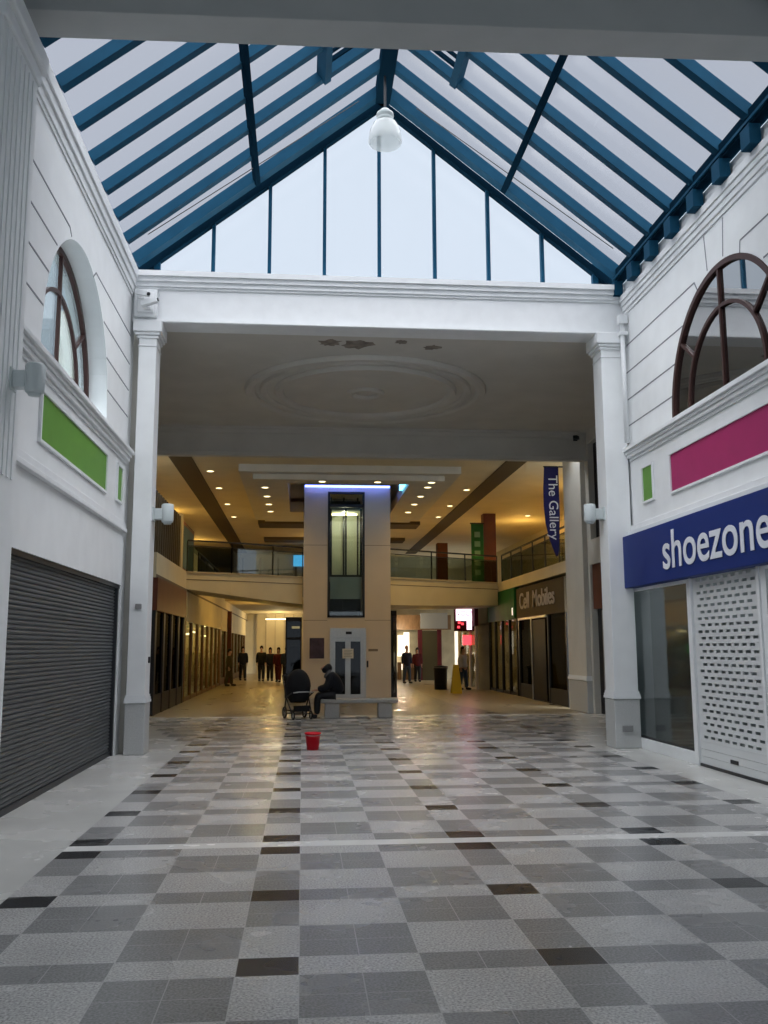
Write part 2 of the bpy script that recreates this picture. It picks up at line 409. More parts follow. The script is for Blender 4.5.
# ------------------------------------------------------------------ arched windows
def arc_tube(mb, x, yc, zc, R, w, d, a0=0, a1=PI, n=40):
    for k in range(n):
        t0 = a0 + (a1 - a0) * k / n; t1 = a0 + (a1 - a0) * (k + 1) / n
        vs = []
        for t in (t0, t1):
            for r in (R - w, R):
                for xx in (x, x + d):
                    vs.append((xx, yc + r * math.cos(t), zc + r * math.sin(t)))
        mb.add(vs, [(0, 1, 5, 4), (2, 6, 7, 3), (0, 4, 6, 2), (1, 3, 7, 5)])
def arch_window(name, x, d, yc, glassm):
    """x: pane plane, d: frame thickness towards the bay"""
    t = bpy.data.objects.new(name, None); COL.objects.link(t); t.location = (x, yc, ZS); struct(t)
    mb = MB(); arc_tube(mb, x, yc, ZS, RR - .005, .075, d); mb.box(min(x, x + d), max(x, x + d), yc - RR + .01, yc + RR - .01, 5.0, 5.05)
    mb.build('window_frame', 'brown', t)
    mb = MB(); arc_tube(mb, x, yc, ZS, 1.14, .05, d * .8); mb.build('inner_arch_bar', 'brown', t)
    for a in (90,): MB().bar((x + d * .45, yc, 5.0), (x + d * .45, yc, ZS + RR - .05), .042, abs(d) * .8, up=(1, 0, 0)).build('glazing_bar', 'brown', t)
    for a in (38, 142):
        c, s_ = math.cos(math.radians(a)), math.sin(math.radians(a))
        MB().bar((x + d * .45, yc + 1.1 * c, ZS + 1.1 * s_), (x + d * .45, yc + 1.66 * c, ZS + 1.66 * s_), .04, abs(d) * .8, up=(1, 0, 0)).build('glazing_bar', 'brown', t)
    pts = [(x, yc + (RR - .03) * math.cos(PI * k / 40), ZS + (RR - .03) * math.sin(PI * k / 40)) for k in range(41)]
    pts = [(x, yc + RR - .03, 5.0)] + pts + [(x, yc - RR + .03, 5.0)]
    MB().poly(pts, (.012, 0, 0)).build('window_pane', glassm, t)
arch_window('window_1', -3.22, .06, LC, 'paleglass')
arch_window('window_2', XR + .03, -.045, RC, 'archglass')
# dim room behind the right-hand arched window
mb = MB(); mb.box(7.6, 7.7, 8, 15.0, 4.6, 7.6); mb.box(XR + .36, 7.7, 8, 15.0, 7.5, 7.6); mb.box(XR + .36, 7.7, 8, 15.0, 4.5, 4.6); mb.box(XR + .36, 7.7, 14.9, 15.0, 4.5, 7.6)
mb.box(XR + .36, 7.7, 8.0, 8.1, 4.5, 7.6)
struct(mb.build('wall_upper_room', 'shoping'))

# ------------------------------------------------------------------ coloured panels
def panel(label, wx, s, y0, y1, z0, z1, m, fr=.035):
    t = thing('wall_panel', label, 'panel', (wx, (y0 + y1) / 2, z0))
    x0, x1 = sorted((wx + s * .001, wx + s * .012)); B(x0, x1, y0, y1, z0, z1).build('coloured_field', m, t)
    mb = MB(); x0, x1 = sorted((wx + s * .001, wx + s * .035))
    for a in ((y0 - fr, y1 + fr, z0 - fr, z0), (y0 - fr, y1 + fr, z1, z1 + fr), (y0 - fr, y0, z0, z1), (y1, y1 + fr, z0, z1)): mb.box(x0, x1, *a)
    mb.build('panel_frame', 'trimw', t)
panel('large green panel on the left wall above the grey roller shutter', XL, 1, 10.1, 13.5, 3.93, 4.46, 'green')
panel('small narrow green panel on the left wall beside the portal pilaster', XL, 1, 14.3, 14.66, 3.95, 4.48, 'green')
panel('long magenta panel on the right wall above the navy shop sign', XR, -1, 8.0, 13.28, 3.98, 4.55, 'magenta')
panel('small narrow green panel on the right wall left of the magenta one', XR, -1, 14.02, 14.44, 4.01, 4.56, 'green')

# ------------------------------------------------------------------ pilasters
def pilaster(label, x0, x1, y0, y1, top, capx, plinth=True, cap=True, flutes=None, body='white'):
    t = thing('pilaster', label, 'pilaster', ((x0 + x1) / 2, (y0 + y1) / 2, 0))
    B(x0, x1, y0, y1, .0, top).build('shaft', body, t, bevel=.01)
    if plinth:
        e = .015
        B(x0 - e, x1 + e, y0 - e, y1 + e, .0, .80).build('plinth', 'plinth', t, bevel=.015)
        mb = MB()
        for a, b, q in ((.80, .84, .03), (.84, .88, .022), (.88, .92, .012)): mb.box(x0 - q, x1 + q, y0 - q, y1 + q, a, b)
        mb.build('plinth_moulding', 'trimw', t)
    if cap:
        mb = MB()
        for a, b, q in ((top - .44, top - .41, .015), (top - .30, top - .25, .03), (top - .25, top - .20, .06), (top - .20, top, .09)): mb.box(x0 - q, x1 + q, y0 - q, y1 + q, a, b)
        mb.build('capital', 'trimw', t, bevel=.02)
    return t
pilaster('white portal pilaster on the left beside the grey shutter', -2.76, -2.47, YP, 15.45, 7.08, 0)
pilaster('white portal pilaster on the right beside the empty shop window', 5.15, 5.56, YP, 15.45, 7.08, 0)
t = pilaster('fluted white pilaster at the left edge, nearest the camera', -2.9, -2.7, 7.7, 8.75, 7.6, 0, plinth=False, cap=False)
mb = MB()
for k in range(7): mb.box(-2.7, -2.688, 7.80 + k * .13, 7.85 + k * .13, 3.2, 7.2)
mb.build('fluting', 'trimw', t)
mb = MB(); mb.box(-2.9, -2.67, 7.67, 8.78, 7.25, 7.4); mb.box(-2.9, -2.62, 7.62, 8.83, 7.4, 7.6); mb.build('capital', 'trimw', t, bevel=.02)

# ------------------------------------------------------------------ beams
def portal_beam():
    mb = MB()
    # fascia, soffit lip, cornice
    mb.box(XL, XR, 15.05, 15.5, 7.08, 8.0)
    for a, b, q in ((7.09, 7.14, .03), (7.66, 7.70, .03), (7.70, 7.78, .06), (7.78, 7.86, .10), (7.86, 7.95, .14)): mb.box(XL + .01, XR - .01, 15.05 - q, 15.05, a, b)
    struct(mb.build('trim_9', 'trimw'))
portal_beam()
mb = MB(); mb.poly([(-3.2, 8.62, 7.99), (6.2, 8.62, 8.19), (6.2, 8.62, 9.0), (-3.2, 8.62, 9.0)], (0, .43, 0)); struct(mb.build('trim_10', 'beamg', bevel=.01))
mb = MB(); mb.box(-3.2, 6.2, -6, 8.62, 8.85, 9.0); struct(mb.build('ceiling_entrance', 'beamg'))
mb = MB(); mb.box(-3.3, 6.3, -6.2, -6.0, 4.3, 8.9); mb.box(-3.3, -2.3, -6.2, -6.0, 0, 4.3); mb.box(5.0, 6.3, -6.2, -6.0, 0, 4.3); struct(mb.build('wall_daylight_block', 'gray'))  # unseen wall added to cut daylight from behind, open below to let some in
mb = MB(); mb.box(-3.2, XL, -6, 2, 0, 8.85); mb.box(-3.2, XL, 2, 9.05, ZW, 8.85); mb.box(XR, 5.9, -6, 2, 0, 8.85); mb.box(XR, 5.9, 2, 9.05, ZW, 8.85); struct(mb.build('wall_daylight_block_sides', 'white'))  # unseen side walls, added with the back wall to cut stray daylight
# lower side walls near the camera-side continue the shop fronts
# ------------------------------------------------------------------ glazed roof
ZE, ZR, XE0, XE1 = 8.2, 11.6, -2.92, 5.58
RAF = [15.03, 14.2, 13.4, 12.58, 11.76, 10.94, 10.12, 9.3, 8.5]
roof = thing('glazed_roof', 'pitched glass roof with blue steel rafters over the front bay', 'roof', (CX, 12, ZE))
sl = (ZR - ZE) / (CX - XE0)
def zs_(x): return ZR - sl * abs(x - CX)
nrm = {-1: Vector((-sl, 0, 1)).normalized(), 1: Vector((sl, 0, 1)).normalized()}
for y in RAF:
    for s, xe in ((-1, XE0), (1, XE1)):
        mb = MB(); w, h = (.13, .15) if y < 15 else (.2, .18)
        off = nrm[s] * -.06
        mb.bar(Vector((xe, y, zs_(xe))) + off, Vector((CX, y, ZR)) + off, w, h, up=nrm[s])
        # thin pale edge of the glazing bar seated on the rafter
        mb.build('rafter', 'blue', roof)
for s, xp in ((-1, -.95), (1, 3.6)):
    mb = MB(); o = nrm[s] * -.15; mb.bar(Vector((xp, 8.6, zs_(xp))) + o, Vector((xp, 15.03, zs_(xp))) + o, .09, .10, up=nrm[s]); mb.build('purlin', 'bluedk', roof)
for s, xp in ((-1, .2), (1, 2.45)):
    mb = MB(); o = nrm[s] * -.10; mb.bar(Vector((xp, 8.6, zs_(xp))) + o, Vector((xp, 13.4, zs_(xp))) + o, .12, .22, up=nrm[s]); mb.build('vent_kerb', 'blue', roof)
    mb = MB(); xq = xp + (.35 if s < 0 else -.35)
    mb.bar(Vector((xp, 13.05, zs_(xp))) + o, Vector((CX, 13.05, ZR)) + o, .05, .06, up=nrm[s]); mb.bar(Vector((xp, 12.85, zs_(xp))) + o, Vector((CX, 12.85, ZR)) + o, .04, .05, up=nrm[s]); mb.build('vent_frame', 'bluedk', roof)
MB().box(CX - .13, CX + .13, 8.6, 15.1, ZR - .30, ZR + .02).build('ridge_beam', 'bluedk', roof)
for xe, s in ((XE0, -1), (XE1 + .05, -1)):
    x0, x1 = sorted((xe + s * .02, xe + s * .18)); MB().box(x0, x1, 9.06, 15.04, 8.02, 8.24).build('eave_beam', 'bluedk', roof)
    x0, x1 = sorted((xe + s * .18, xe + s * .21)); MB().box(x0, x1, 9.06, 15.04, 8.06, 8.10).build('eave_rail', 'blue', roof)
for y in RAF[:-1]:
    for xe, s in ((XE0, -1), (XE1, -1)):
        x0, x1 = sorted((xe + s * .02, xe + s * .17)); MB().box(x0, x1, y - .13, y + .10, 7.76, 8.02).build('eave_post', 'blue', roof)
for y0, y1 in zip(RAF[1:], RAF[:-1]):
    for s, xe in ((-1, XE0), (1, XE1)):
        o = nrm[s] * .03
        vs = [Vector((xe, y0, zs_(xe))) + o, Vector((xe, y1, zs_(xe))) + o, Vector((CX, y1, ZR)) + o, Vector((CX, y0, ZR)) + o]
        MB().add(vs, [(0, 1, 2, 3)]).build('roof_pane', 'roofglass', roof)
for a, b in (((-2.55, 13.7), (.9, 15.0)), ((5.2, 13.7), (1.9, 15.0))):
    x0, y0 = a; x1, y1 = b
    MB().tube([(x0, y0 + .6, zs_(x0) - .2), (x1, y1 - .35, zs_(x1) - .2)], .008, 6).build('tie_rod', 'dark', roof)

gable = thing('gable_window', 'triangular glazed gable with blue mullions above the white portal beam', 'window', (CX, 15.3, 8.12))
gx = [-1.6, -.63, .33, 1.3, 2.29, 3.26, 4.24]
for x in gx: MB().box(x - .03, x + .03, 15.27, 15.37, 8.1, zs_(x) - .12).build('mullion', 'blue', gable)
for x in (-2.55, 5.2): MB().box(x - .05, x + .05, 15.27, 15.37, 8.1, zs_(x) - .05).build('mullion', 'blue', gable)
MB().poly([(XE0, 15.3, 8.05), (-2.55, 15.3, 8.05), (-2.55, 15.3, zs_(-2.55)), (XE0, 15.3, zs_(XE0))], (0, .08, 0)).build('corner_panel', 'bluedk', gable)
MB().poly([(5.2, 15.3, 8.05), (XE1, 15.3, 8.05), (XE1, 15.3, zs_(XE1)), (5.2, 15.3, zs_(5.2))], (0, .08, 0)).build('corner_panel', 'bluedk', gable)
for s, xe in ((-1, XE0), (1, XE1)):
    o = nrm[s] * -.16
    MB().bar(Vector((xe, 15.3, zs_(xe))) + o, Vector((CX, 15.3, ZR)) + o, .14, .12, up=nrm[s]).build('verge_beam', 'bluedk', gable)
ex = [-2.55] + gx + [5.2]
for a, b in zip(ex[:-1], ex[1:]):
    pts = [(a, 15.34, 8.1), (b, 15.34, 8.1), (b, 15.34, zs_(b))] + ([(CX, 15.34, ZR)] if a < CX < b else []) + [(a, 15.34, zs_(a))]
    MB().add(pts, [tuple(range(len(pts)))]).build('gable_pane', 'gableglass', gable)

# pendant lamp
pl = thing('pendant_lamp', 'ribbed glass bell pendant lamp hanging from the roof ridge', 'lamp', (1.4, 14.3, 9.9))
LZ = 10.06; C0 = (1.32, 14.3, LZ)
MB().lathe([(.27, 0), (.285, .03), (.275, .12), (.255, .24), (.20, .36), (.12, .42), (.115, .415), (.19, .35), (.245, .235), (.265, .12), (.27, .03), (.26, 0)], C0, 32).build('glass_shade', 'lampglass', pl, smooth=True)
MB().lathe([(.001, .24), (.05, .25), (.07, .30), (.06, .38), (.001, .40)], C0, 16).build('lamp_bulb', 'trimw', pl, smooth=True)
MB().lathe([(.001, .62), (.07, .62), (.10, .58), (.14, .55), (.15, .50), (.12, .49), (.14, .45), (.13, .41), (.001, .41)], C0, 24).build('lamp_housing', 'lampgrey', pl, smooth=True)
MB().tube([(1.32, 14.3, LZ + .6), (1.32, 14.3, ZR - .28)], .02, 8).build('lamp_stem', 'dark', pl)

# ------------------------------------------------------------------ wall lamps, cameras, small fittings on the bay
def wall_lamp(label, x, s, y, z, sc=1.0):
    t = thing('wall_lamp', label, 'lamp', (x, y, z))
    def q(a, b): return sorted((x + s * a * sc, x + s * b * sc))
    MB().box(*q(0, .03), y - .1 * sc, y + .1 * sc, z - .12 * sc, z + .1 * sc).build('back_plate', 'lampgrey', t)
    MB().box(*q(.03, .16), y - .07 * sc, y + .07 * sc, z - .10 * sc, z + .08 * sc).build('bracket_arm', 'lampgrey', t, bevel=.01)
    c = (x + s * .24 * sc, y, z - .15 * sc)
    MB().lathe([(.001, 0), (.075 * sc, 0), (.09 * sc, .01), (.095 * sc, .03 * sc), (.10 * sc, .05 * sc), (.10 * sc, .29 * sc), (.085 * sc, .31 * sc), (.001, .315 * sc)], c, 24).build('lamp_body', 'lampgrey', t, smooth=True)
    MB().lathe([(.001, -.03 * sc), (.06 * sc, -.025 * sc), (.07 * sc, 0), (.001, .0)], c, 20).build('lamp_lens', 'lampgrey', t, smooth=True)
wall_lamp('grey cylinder wall lamp on the fluted pilaster at the left edge', -2.7, 1, 8.45, 4.12, .9)
wall_lamp('pale cylinder wall lamp on the left portal pilaster', -2.47, 1, 15.2, 3.85)
wall_lamp('pale cylinder wall lamp on the right portal pilaster', 5.15, -1, 15.2, 3.92)

def camera_unit(label, p, aim, m='trimw'):
    t = thing('security_camera', label, 'camera', p); p = Vector(p); a = Vector(aim).normalized()
    MB().box(p.x - .05, p.x + .05, p.y - .0, p.y + .04, p.z - .05, p.z + .05).build('mounting_plate', m, t)
    q = p + Vector((0, -.12, 0)); MB().tube([p, q], .02, 8).build('camera_arm', m, t)
    MB().bar(q - a * .08, q + a * .2, .10, .09).build('camera_housing', m, t, bevel=.01)
    MB().tube([q + a * .2, q + a * .215], .03, 12).build('camera_lens', 'black', t)
mb = MB(); mb.box(-2.85, -2.47, 14.93, 15.045, 7.14, 7.62); mb.box(-2.80, -2.52, 14.90, 14.93, 7.2, 7.56)
tag(mb.build('mounting_block', 'trimw', bevel=.015), 'square white block on the left pilaster cap holding two cameras', 'block')
camera_unit('upper white security camera on the block at the left portal corner', (-2.72, 14.86, 7.48), (.8, -.6, -.35))
camera_unit('lower white security camera on the block at the left portal corner', (-2.62, 14.86, 7.30), (1, -.2, .25))
camera_unit('dark security camera high on the beam end by the navy banner', (7.0, 22.62, 6.98), (-.5, -.8, -.1), 'dark')
t = thing('downpipe', 'thin white downpipe with hopper beside the right portal pilaster', 'pipe', (5.5, 14.85, 5.1))
MB().tube([(5.5, 14.86, 5.1), (5.5, 14.86, 7.3)], .04, 12).build('pipe', 'trimw', t, smooth=True)
MB().box(5.44, 5.57, 14.79, 14.92, 7.0, 7.06).build('pipe_collar', 'trimw', t)
MB().box(5.43, 5.58, 14.78, 14.93, 7.2, 7.36).build('hopper', 'trimw', t, bevel=.01)
tag(B(5.25, 5.43, 14.945, 14.97, .27, .37).build('socket_outlet', 'gray', bevel=.01), 'grey double socket low on the right portal plinth', 'outlet')
tag(B(-2.66, -2.56, 14.96, 14.998, 2.28, 2.36).build('sensor_box', 'gray', bevel=.01), 'small grey box at door height on the left portal pilaster', 'box')
tag(B(-2.468, -2.44, 15.2, 15.27, 1.42, 1.52).build('key_switch', 'dark', bevel=.006), 'dark key switch on the inner side of the left pilaster', 'switch')

# ------------------------------------------------------------------ left roller shutter
t = thing('roller_shutter', 'closed grey steel roller shutter across the left shop front', 'shutter', (XL - .1, 12, 0))
mb = MB(); n = 50; z0, z1 = .06, 2.62; h = (z1 - z0) / n
prof = []
for k in range(n):
    za = z0 + k * h
    prof += [(0, za), (.018, za + h * .25), (.022, za + h * .5), (.018, za + h * .78), (0, za + h * .95)]
prof.append((0, z1))
vs = []; fs = []
for (u, z) in prof: vs += [(XL - .10 + u, 9.1, z), (XL - .10 + u, 15.05, z)]
for k in range(len(prof) - 1): fs.append((2 * k, 2 * k + 1, 2 * k + 3, 2 * k + 2))
mb.add(vs, fs).build('shutter_curtain', 'shutter', t)
B(XL - .13, XL - .06, 9.1, 15.05, .0, .07).build('bottom_bar', 'dark', t)
B(XL - .14, XL - .02, 9.1, 15.05, 2.60, 2.67).build('shutter_hood', 'dark', t)
B(XL - .14, XL - .03, 14.93, 15.02, 0, 2.62).build('side_guide', 'dark', t)
struct(B(-3.6, -3.5, 2, 15.3, 0, 4.0).build('wall_behind_shutter', 'shoping'))

# ------------------------------------------------------------------ right shop front
SX = 5.4
t = thing('shop_sign', 'navy blue fascia sign with white lettering on the right wall', 'sign', (SX, 11.5, 2.6))
B(SX, XR, 7.0, 15.15, 2.62, 3.49).build('sign_box', 'signblue', t, bevel=.01)
text_obj('lettering', 'shoezone', .80, 'letter', t, (SX - .012, 13.30, 2.80), (0, -1, 0), (0, 0, 1), .004, bold=.007, sx=1.06)

fr = thing('shop_window', 'empty shop display window with white frame beside the right pilaster', 'window', (XR, 14.1, .1))
mb = MB(); mb.box(XR - .03, XR + .06, 12.78, 12.92, .0, 2.62); mb.box(XR - .03, XR + .06, 15.3, 15.42, .0, 2.62); mb.box(XR - .03, XR + .06, 12.92, 15.3, .0, .17); mb.box(XR - .03, XR + .06, 12.92, 15.3, 2.57, 2.62)
mb.build('window_frame', 'trimw', fr, bevel=.005)
B(XR + .01, XR + .02, 12.92, 15.3, .17, 2.57).build('window_pane', 'shopglass', fr)
B(XR, XR + .05, 12.93, 15.29, .17, .20).build('window_gasket', 'dark', fr)

t = thing('roller_shutter', 'white perforated roller shutter closed over the right shop doorway', 'shutter', (XR, 11.8, 0))
mb = MB(); ya, yb = 10.80, 12.74; nr = 25; zb, zt = .34, 2.60; dz = (zt - zb) / nr
X0, X1 = XR - .012, XR
for r in range(nr):
    z = zb + r * dz
    mb.box(X0, X1, ya, yb, z, z + dz * .55)
    a = z + dz * .55; b = z + dz * .99
    pitch = .212; offs = (.10 if r % 2 else .20); w = .135; y = ya
    for k in range(8):
        hy = ya + offs + k * pitch
        if hy + w > yb - .03: break
        mb.box(X0, X1, y, hy, a, b); y = hy + w
    mb.box(X0, X1, y, yb, a, b)
    mb.box(X0 - .004, X0, ya, yb, z - .003, z + .005)
mb.build('perforated_curtain', 'shutterw', t)
mb = MB()
for k in range(3): mb.box(XR - .014, XR + .006, ya, yb, .04 + k * .1, .04 + k * .1 + .096)
mb.build('bottom_slats', 'shutterw', t)
B(XR - .03, XR + .01, ya, yb, 0, .04).build('bottom_bar', 'dark', t)
B(XR - .028, XR - .012, 11.62, 11.82, .14, .19).build('shutter_handle', 'dark', t)
mb = MB(); mb.box(XR - .05, XR + .04, yb, yb + .05, 0, 2.62); mb.box(XR - .05, XR + .04, ya - .06, ya, 0, 2.62); each(mb, 'side_guide', 'trimw', t)

fr = thing('shop_window', 'shop display window at the right edge, beyond the perforated shutter', 'window', (XR, 9.5, .1))
mb = MB(); mb.box(XR - .03, XR + .06, 10.60, 10.74, .0, 2.62); mb.box(XR - .03, XR + .06, 7, 10.6, .0, .17); mb.box(XR - .03, XR + .06, 7, 10.6, 2.57, 2.62); mb.build('window_frame', 'trimw', fr)
B(XR + .01, XR + .02, 7, 10.6, .17, 2.57).build('window_pane', 'shopglass', fr)
mb = MB(); mb.box(8.8, 8.9, 4, 15.4, 0, 2.9); mb.box(XR + .36, 8.9, 15.35, 15.45, 0, 2.9); mb.box(XR + .36, 8.9, 4, 15.4, 2.8, 2.9); mb.box(XR + .36, 8.9, 3.9, 4.0, 0, 2.9); mb.box(7.0, 7.1, 13.2, 15.3, .5, 2.1)
struct(mb.build('wall_shop_interior', 'shoping'))

# ------------------------------------------------------------------ ceiling bay with rosette
mb = MB(); mb.box(-4.2, 7.9, 15.5, 22.7, 7.16, 7.4); struct(mb.build('ceiling', 'ceil'))
ros = thing('ceiling_rosette', 'large round plaster rosette on the ceiling behind the portal', 'rosette', (1.33, 19.4, 7.16))
RC0 = (1.33, 19.35, 7.16)
def ring(r0, r1, d):
    mb = MB(); mb.lathe([(r0, 0), (r0 + .02, -d * .6), (r0 + (r1 - r0) * .35, -d), (r1 - .03, -d), (r1, -d * .3), (r1, 0)], RC0, 72); return mb
ring(2.38, 2.62, .09).build('outer_ring', 'ceil', ros, smooth=False)
ring(2.12, 2.30, .06).build('middle_ring', 'ceil', ros)
ring(1.78, 1.98, .09).build('inner_ring', 'ceil', ros)
mb = ring(.24, .42, .07); mb.lathe([(.001, -.02), (.16, -.02), (.2, 0)], RC0, 40); mb.build('centre_boss', 'ceil', ros)
# damp patches: flaked paint
M['stain'] = mat('flaked_paint', (.27, .235, .20), .9, var=.3, scale=6)
for k, (x, y, r) in enumerate(((.45, 16.1, .22), (.95, 16.15, .30), (1.75, 15.95, .12), (2.35, 16.2, .16))):
    pts = []
    for i in range(22):
        a = 2 * PI * i / 22; q = r * random.uniform(.6, 1.15); pts.append((x + q * 1.1 * math.cos(a), y + q * .9 * math.sin(a), 7.157))
    tag(MB().poly(pts, (0, 0, .004)).build('damp_patch', 'stain'), ['brown damp patch leftmost on the ceiling before the rosette', 'largest brown damp patch on the ceiling before the rosette', 'tiny brown damp spot right of the largest patch', 'brown damp patch rightmost on the ceiling before the rosette'][k], 'stain')
# far beam of the rosette bay
mb = MB(); mb.box(-5, 7.3, 22.68, 22.89, 6.42, 7.16)
for a, b, q in ((6.50, 6.60, .05), (7.0, 7.1, .06), (7.1, 7.155, .14)): mb.box(-3.85, 7.08, 22.68 - q, 22.68, a, b)
struct(mb.build('trim_11', 'ceil'))
# rosette bay side walls
mb = MB(); column_wall(mb, 7.3, 7.6, 15.5, 23.3, 0, 7.16, [(16.0, 22.75, 0, 3.72), (16.5, 22.6, 4.35, 6.85)])
struct(mb.build('wall_bay_right', 'ceil'))
mb = MB(); column_wall(mb, -4.2, -3.9, 15.3, 23.3, 0, 7.16, [])
struct(mb.build('wall_bay_left', 'ceil'))
mb = MB(); mb.box(-3.9, -2.78, 15.36, 15.5, 0, 7.08); mb.box(5.6, 7.3, 15.52, 15.62, 0, 7.08); struct(mb.build('wall_portal_returns', 'ceil'))
t = thing('upper_window', 'dark upper window on the wall right behind the right pilaster', 'window', (7.45, 19, 4.35))
B(7.45, 7.5, 16.5, 22.6, 4.35, 6.85).build('window_pane', 'black', t)
mb = MB()
for y in (16.5, 17.9, 19.3, 20.7, 22.1): mb.box(7.38, 7.46, y, y + .08, 4.35, 6.85)
mb.build('window_frame', 'dark', t)
t = thing('shop_doors', 'black folding shop doors under a red brown fascia behind the right pilaster', 'door', (7.5, 19, 0))
mb = MB(); mb.box(7.46, 7.52, 16, 22.75, 0, 2.6); mb.build('door_leaf', 'black', t)
mb = MB()
for k in range(9): mb.box(7.42, 7.47, 16.1 + k * .77, 16.16 + k * .77, .05, 2.55)
each(mb, 'door_stile', 'steel', t)
B(7.36, 7.5, 16, 22.75, 2.6, 3.72).build('fascia_panel', 'redbrown', t)

pilaster('beige pilaster with stone plinth right of the mobile phone shop', 7.17, 7.3, 22.9, 24.47, 7.1, 0, cap=False, body='ceil')

# ------------------------------------------------------------------ hall ceiling
mb = MB()
OX0, OX1, OY0, OY1 = -.48, 3.25, 27.6, 33.6
for a in ((-6.5, OX0, 23.3, 62), (OX1, 11.5, 23.3, 62), (OX0, OX1, 23.3, OY0), (OX0, OX1, OY1, 62)): mb.box(a[0], a[1], a[2], a[3], 7.0, 7.15)
mb.box(OX0 - .1, OX1 + .1, OY0 - .1, OY1 + .1, 7.62, 7.75)
for a in ((OX0 - .1, OX0, OY0, OY1), (OX1, OX1 + .1, OY0, OY1), (OX0, OX1, OY0 - .1, OY0), (OX0, OX1, OY1, OY1 + .1)): mb.box(*a, 7.0, 7.62)
struct(mb.build('ceiling_hall', 'cream'))
mb = MB()
def frame(x0, x1, y0, y1, z0, z1):
    mb.box(x0, OX0, y0, y1, z0, z1); mb.box(OX1, x1, y0, y1, z0, z1); mb.box(OX0, OX1, y0, OY0, z0, z1); mb.box(OX0, OX1, OY1, y1, z0, z1)
frame(-1.9, 4.7, 26.6, 36.8, 6.78, 7.0); frame(-1.5, 4.25, 26.95, 36.2, 6.62, 6.78)
tag(mb.build('dropped_ceiling_panel', 'ceil'), 'stepped dropped ceiling panel around the lift tower recess', 'ceiling panel')
t = thing('led_strip', 'glowing blue light strip in the ceiling recess over the lift', 'light', (1.4, 28, 6.8))
mb = MB(); mb.box(.05, 2.95, 30.80, 30.88, 7.08, 7.14); mb.build('blue_tube', 'blueled', t)
mb = MB(); mb.box(OX1 - .10, OX1 - .01, OY0, 29.6, 6.78, 6.98); mb.build('cyan_tube', 'cyanled', t)
for k, (x0, x1) in enumerate(((-3.78, -3.15), (5.85, 6.45))):
    mb = MB(); mb.box(x0, x1, 24.6, 52, 6.97, 7.02)
    tag(mb.build('ceiling_slot', 'slot'), ('long dark brown slot in the ceiling over the left side', 'long dark brown slot in the ceiling over the right side')[k], 'ceiling slot')
for k, (y, w) in enumerate(((38.6, 1.5), (44.5, 1.2))):
    mb = MB(); mb.box(-1.9, 5.0, y, y + w, 6.86, 7.0)
    tag(mb.build('ceiling_crossbeam', 'slot'), ('nearer dark crossbeam in the hall ceiling behind the lift', 'farther dark crossbeam in the hall ceiling behind the lift')[k], 'beam')

# downlights: a ring and a glowing disc, with its own lamp
def downlight(x, y, z, label, group, power=55):
    t = thing('downlight', label, 'light', (x, y, z), group)
    mb = MB(); mb.lathe([(.10, .0), (.115, -.012), (.135, -.004), (.135, .0)], (x, y, z), 20); mb.build('trim_ring', 'trimw', t)
    mb = MB(); mb.lathe([(.001, -.003), (.10, -.003)], (x, y, z), 20); mb.build('lamp_disc', 'whiteem', t)
    if power:
        l = bpy.data.lights.new('downlight_lamp', 'SPOT'); l.energy = power; l.color = (1, .62, .15); l.spot_size = math.radians(150); l.spot_blend = .8; l.shadow_soft_size = .06
        lo = bpy.data.objects.new('downlight_lamp', l); COL.objects.link(lo); lo.parent = t; lo.location = (0, 0, -.03)
ORD = ['nearest', 'second', 'third', 'fourth', 'fifth', 'sixth']
P = 105
for k, y in enumerate((27.8, 30.8, 34.3, 37.7)): downlight(-2.84, y, 7.0, f'recessed ceiling downlight, {ORD[k]} in the row beside the left dark slot', 'downlights in the hall ceiling', P)
for k, y in enumerate((28.4, 30.1, 31.8, 33.5)): downlight(-1.2, y, 6.62, f'recessed downlight, {ORD[k]} in the row left of the lift tower', 'downlights in the hall ceiling', P * .5)
for k, y in enumerate((26.35 + .85, 28.05, 29.8, 31.5, 33.4)): downlight(3.88, y, 6.62, f'recessed downlight, {ORD[k]} in the row right of the lift tower', 'downlights in the hall ceiling', P * .5)
for k, y in enumerate((30.6, 34.2, 37.2)): downlight(5.58, y, 7.0, f'recessed ceiling downlight, {ORD[k]} in the row beside the right dark slot', 'downlights in the hall ceiling', P)
for k, x in enumerate((.56, 2.24)): downlight(x, 27.25, 6.62, ('left', 'right')[k] + ' one of two downlights in front of the lift tower top', 'downlights in the hall ceiling', 30)
for k, (x, y) in enumerate(((9.4, 34.4), (9.2, 36.6), (10.0, 36.4))): downlight(x, y, 7.0, f'downlight over the right upper gallery, {ORD[k]} of three', 'downlights in the hall ceiling', P)

# ------------------------------------------------------------------ galleries and bridge (upper floor at 4.05)
GL, GR = -3.65, 7.35
def slab(label, pts, z0, z1, m='cream', lip=True):
    t = thing('gallery_edge', label, 'gallery', (pts[0][0], pts[0][1], z0))
    mb = MB(); mb.poly([(x, y, z0) for x, y in pts], (0, 0, z1 - z0)); mb.build('deck', m, t)
    return t
t = slab('cream edge of the left upper gallery', [(GL - 3, 23.3), (GL, 23.3), (GL, 62), (GL - 3, 62)], 3.42, 4.05)
B(GL, GL + .012, 23.3, 62, 3.42, 3.5).build('fascia_line', 'seam', t)  # dark strip along the lower edge of the gallery fascia
t = slab('cream edge of the right upper gallery above the phone shop', [(GR, 24.3), (GR + 4, 24.3), (GR + 4, 48), (GR, 48)], 3.72, 4.05)
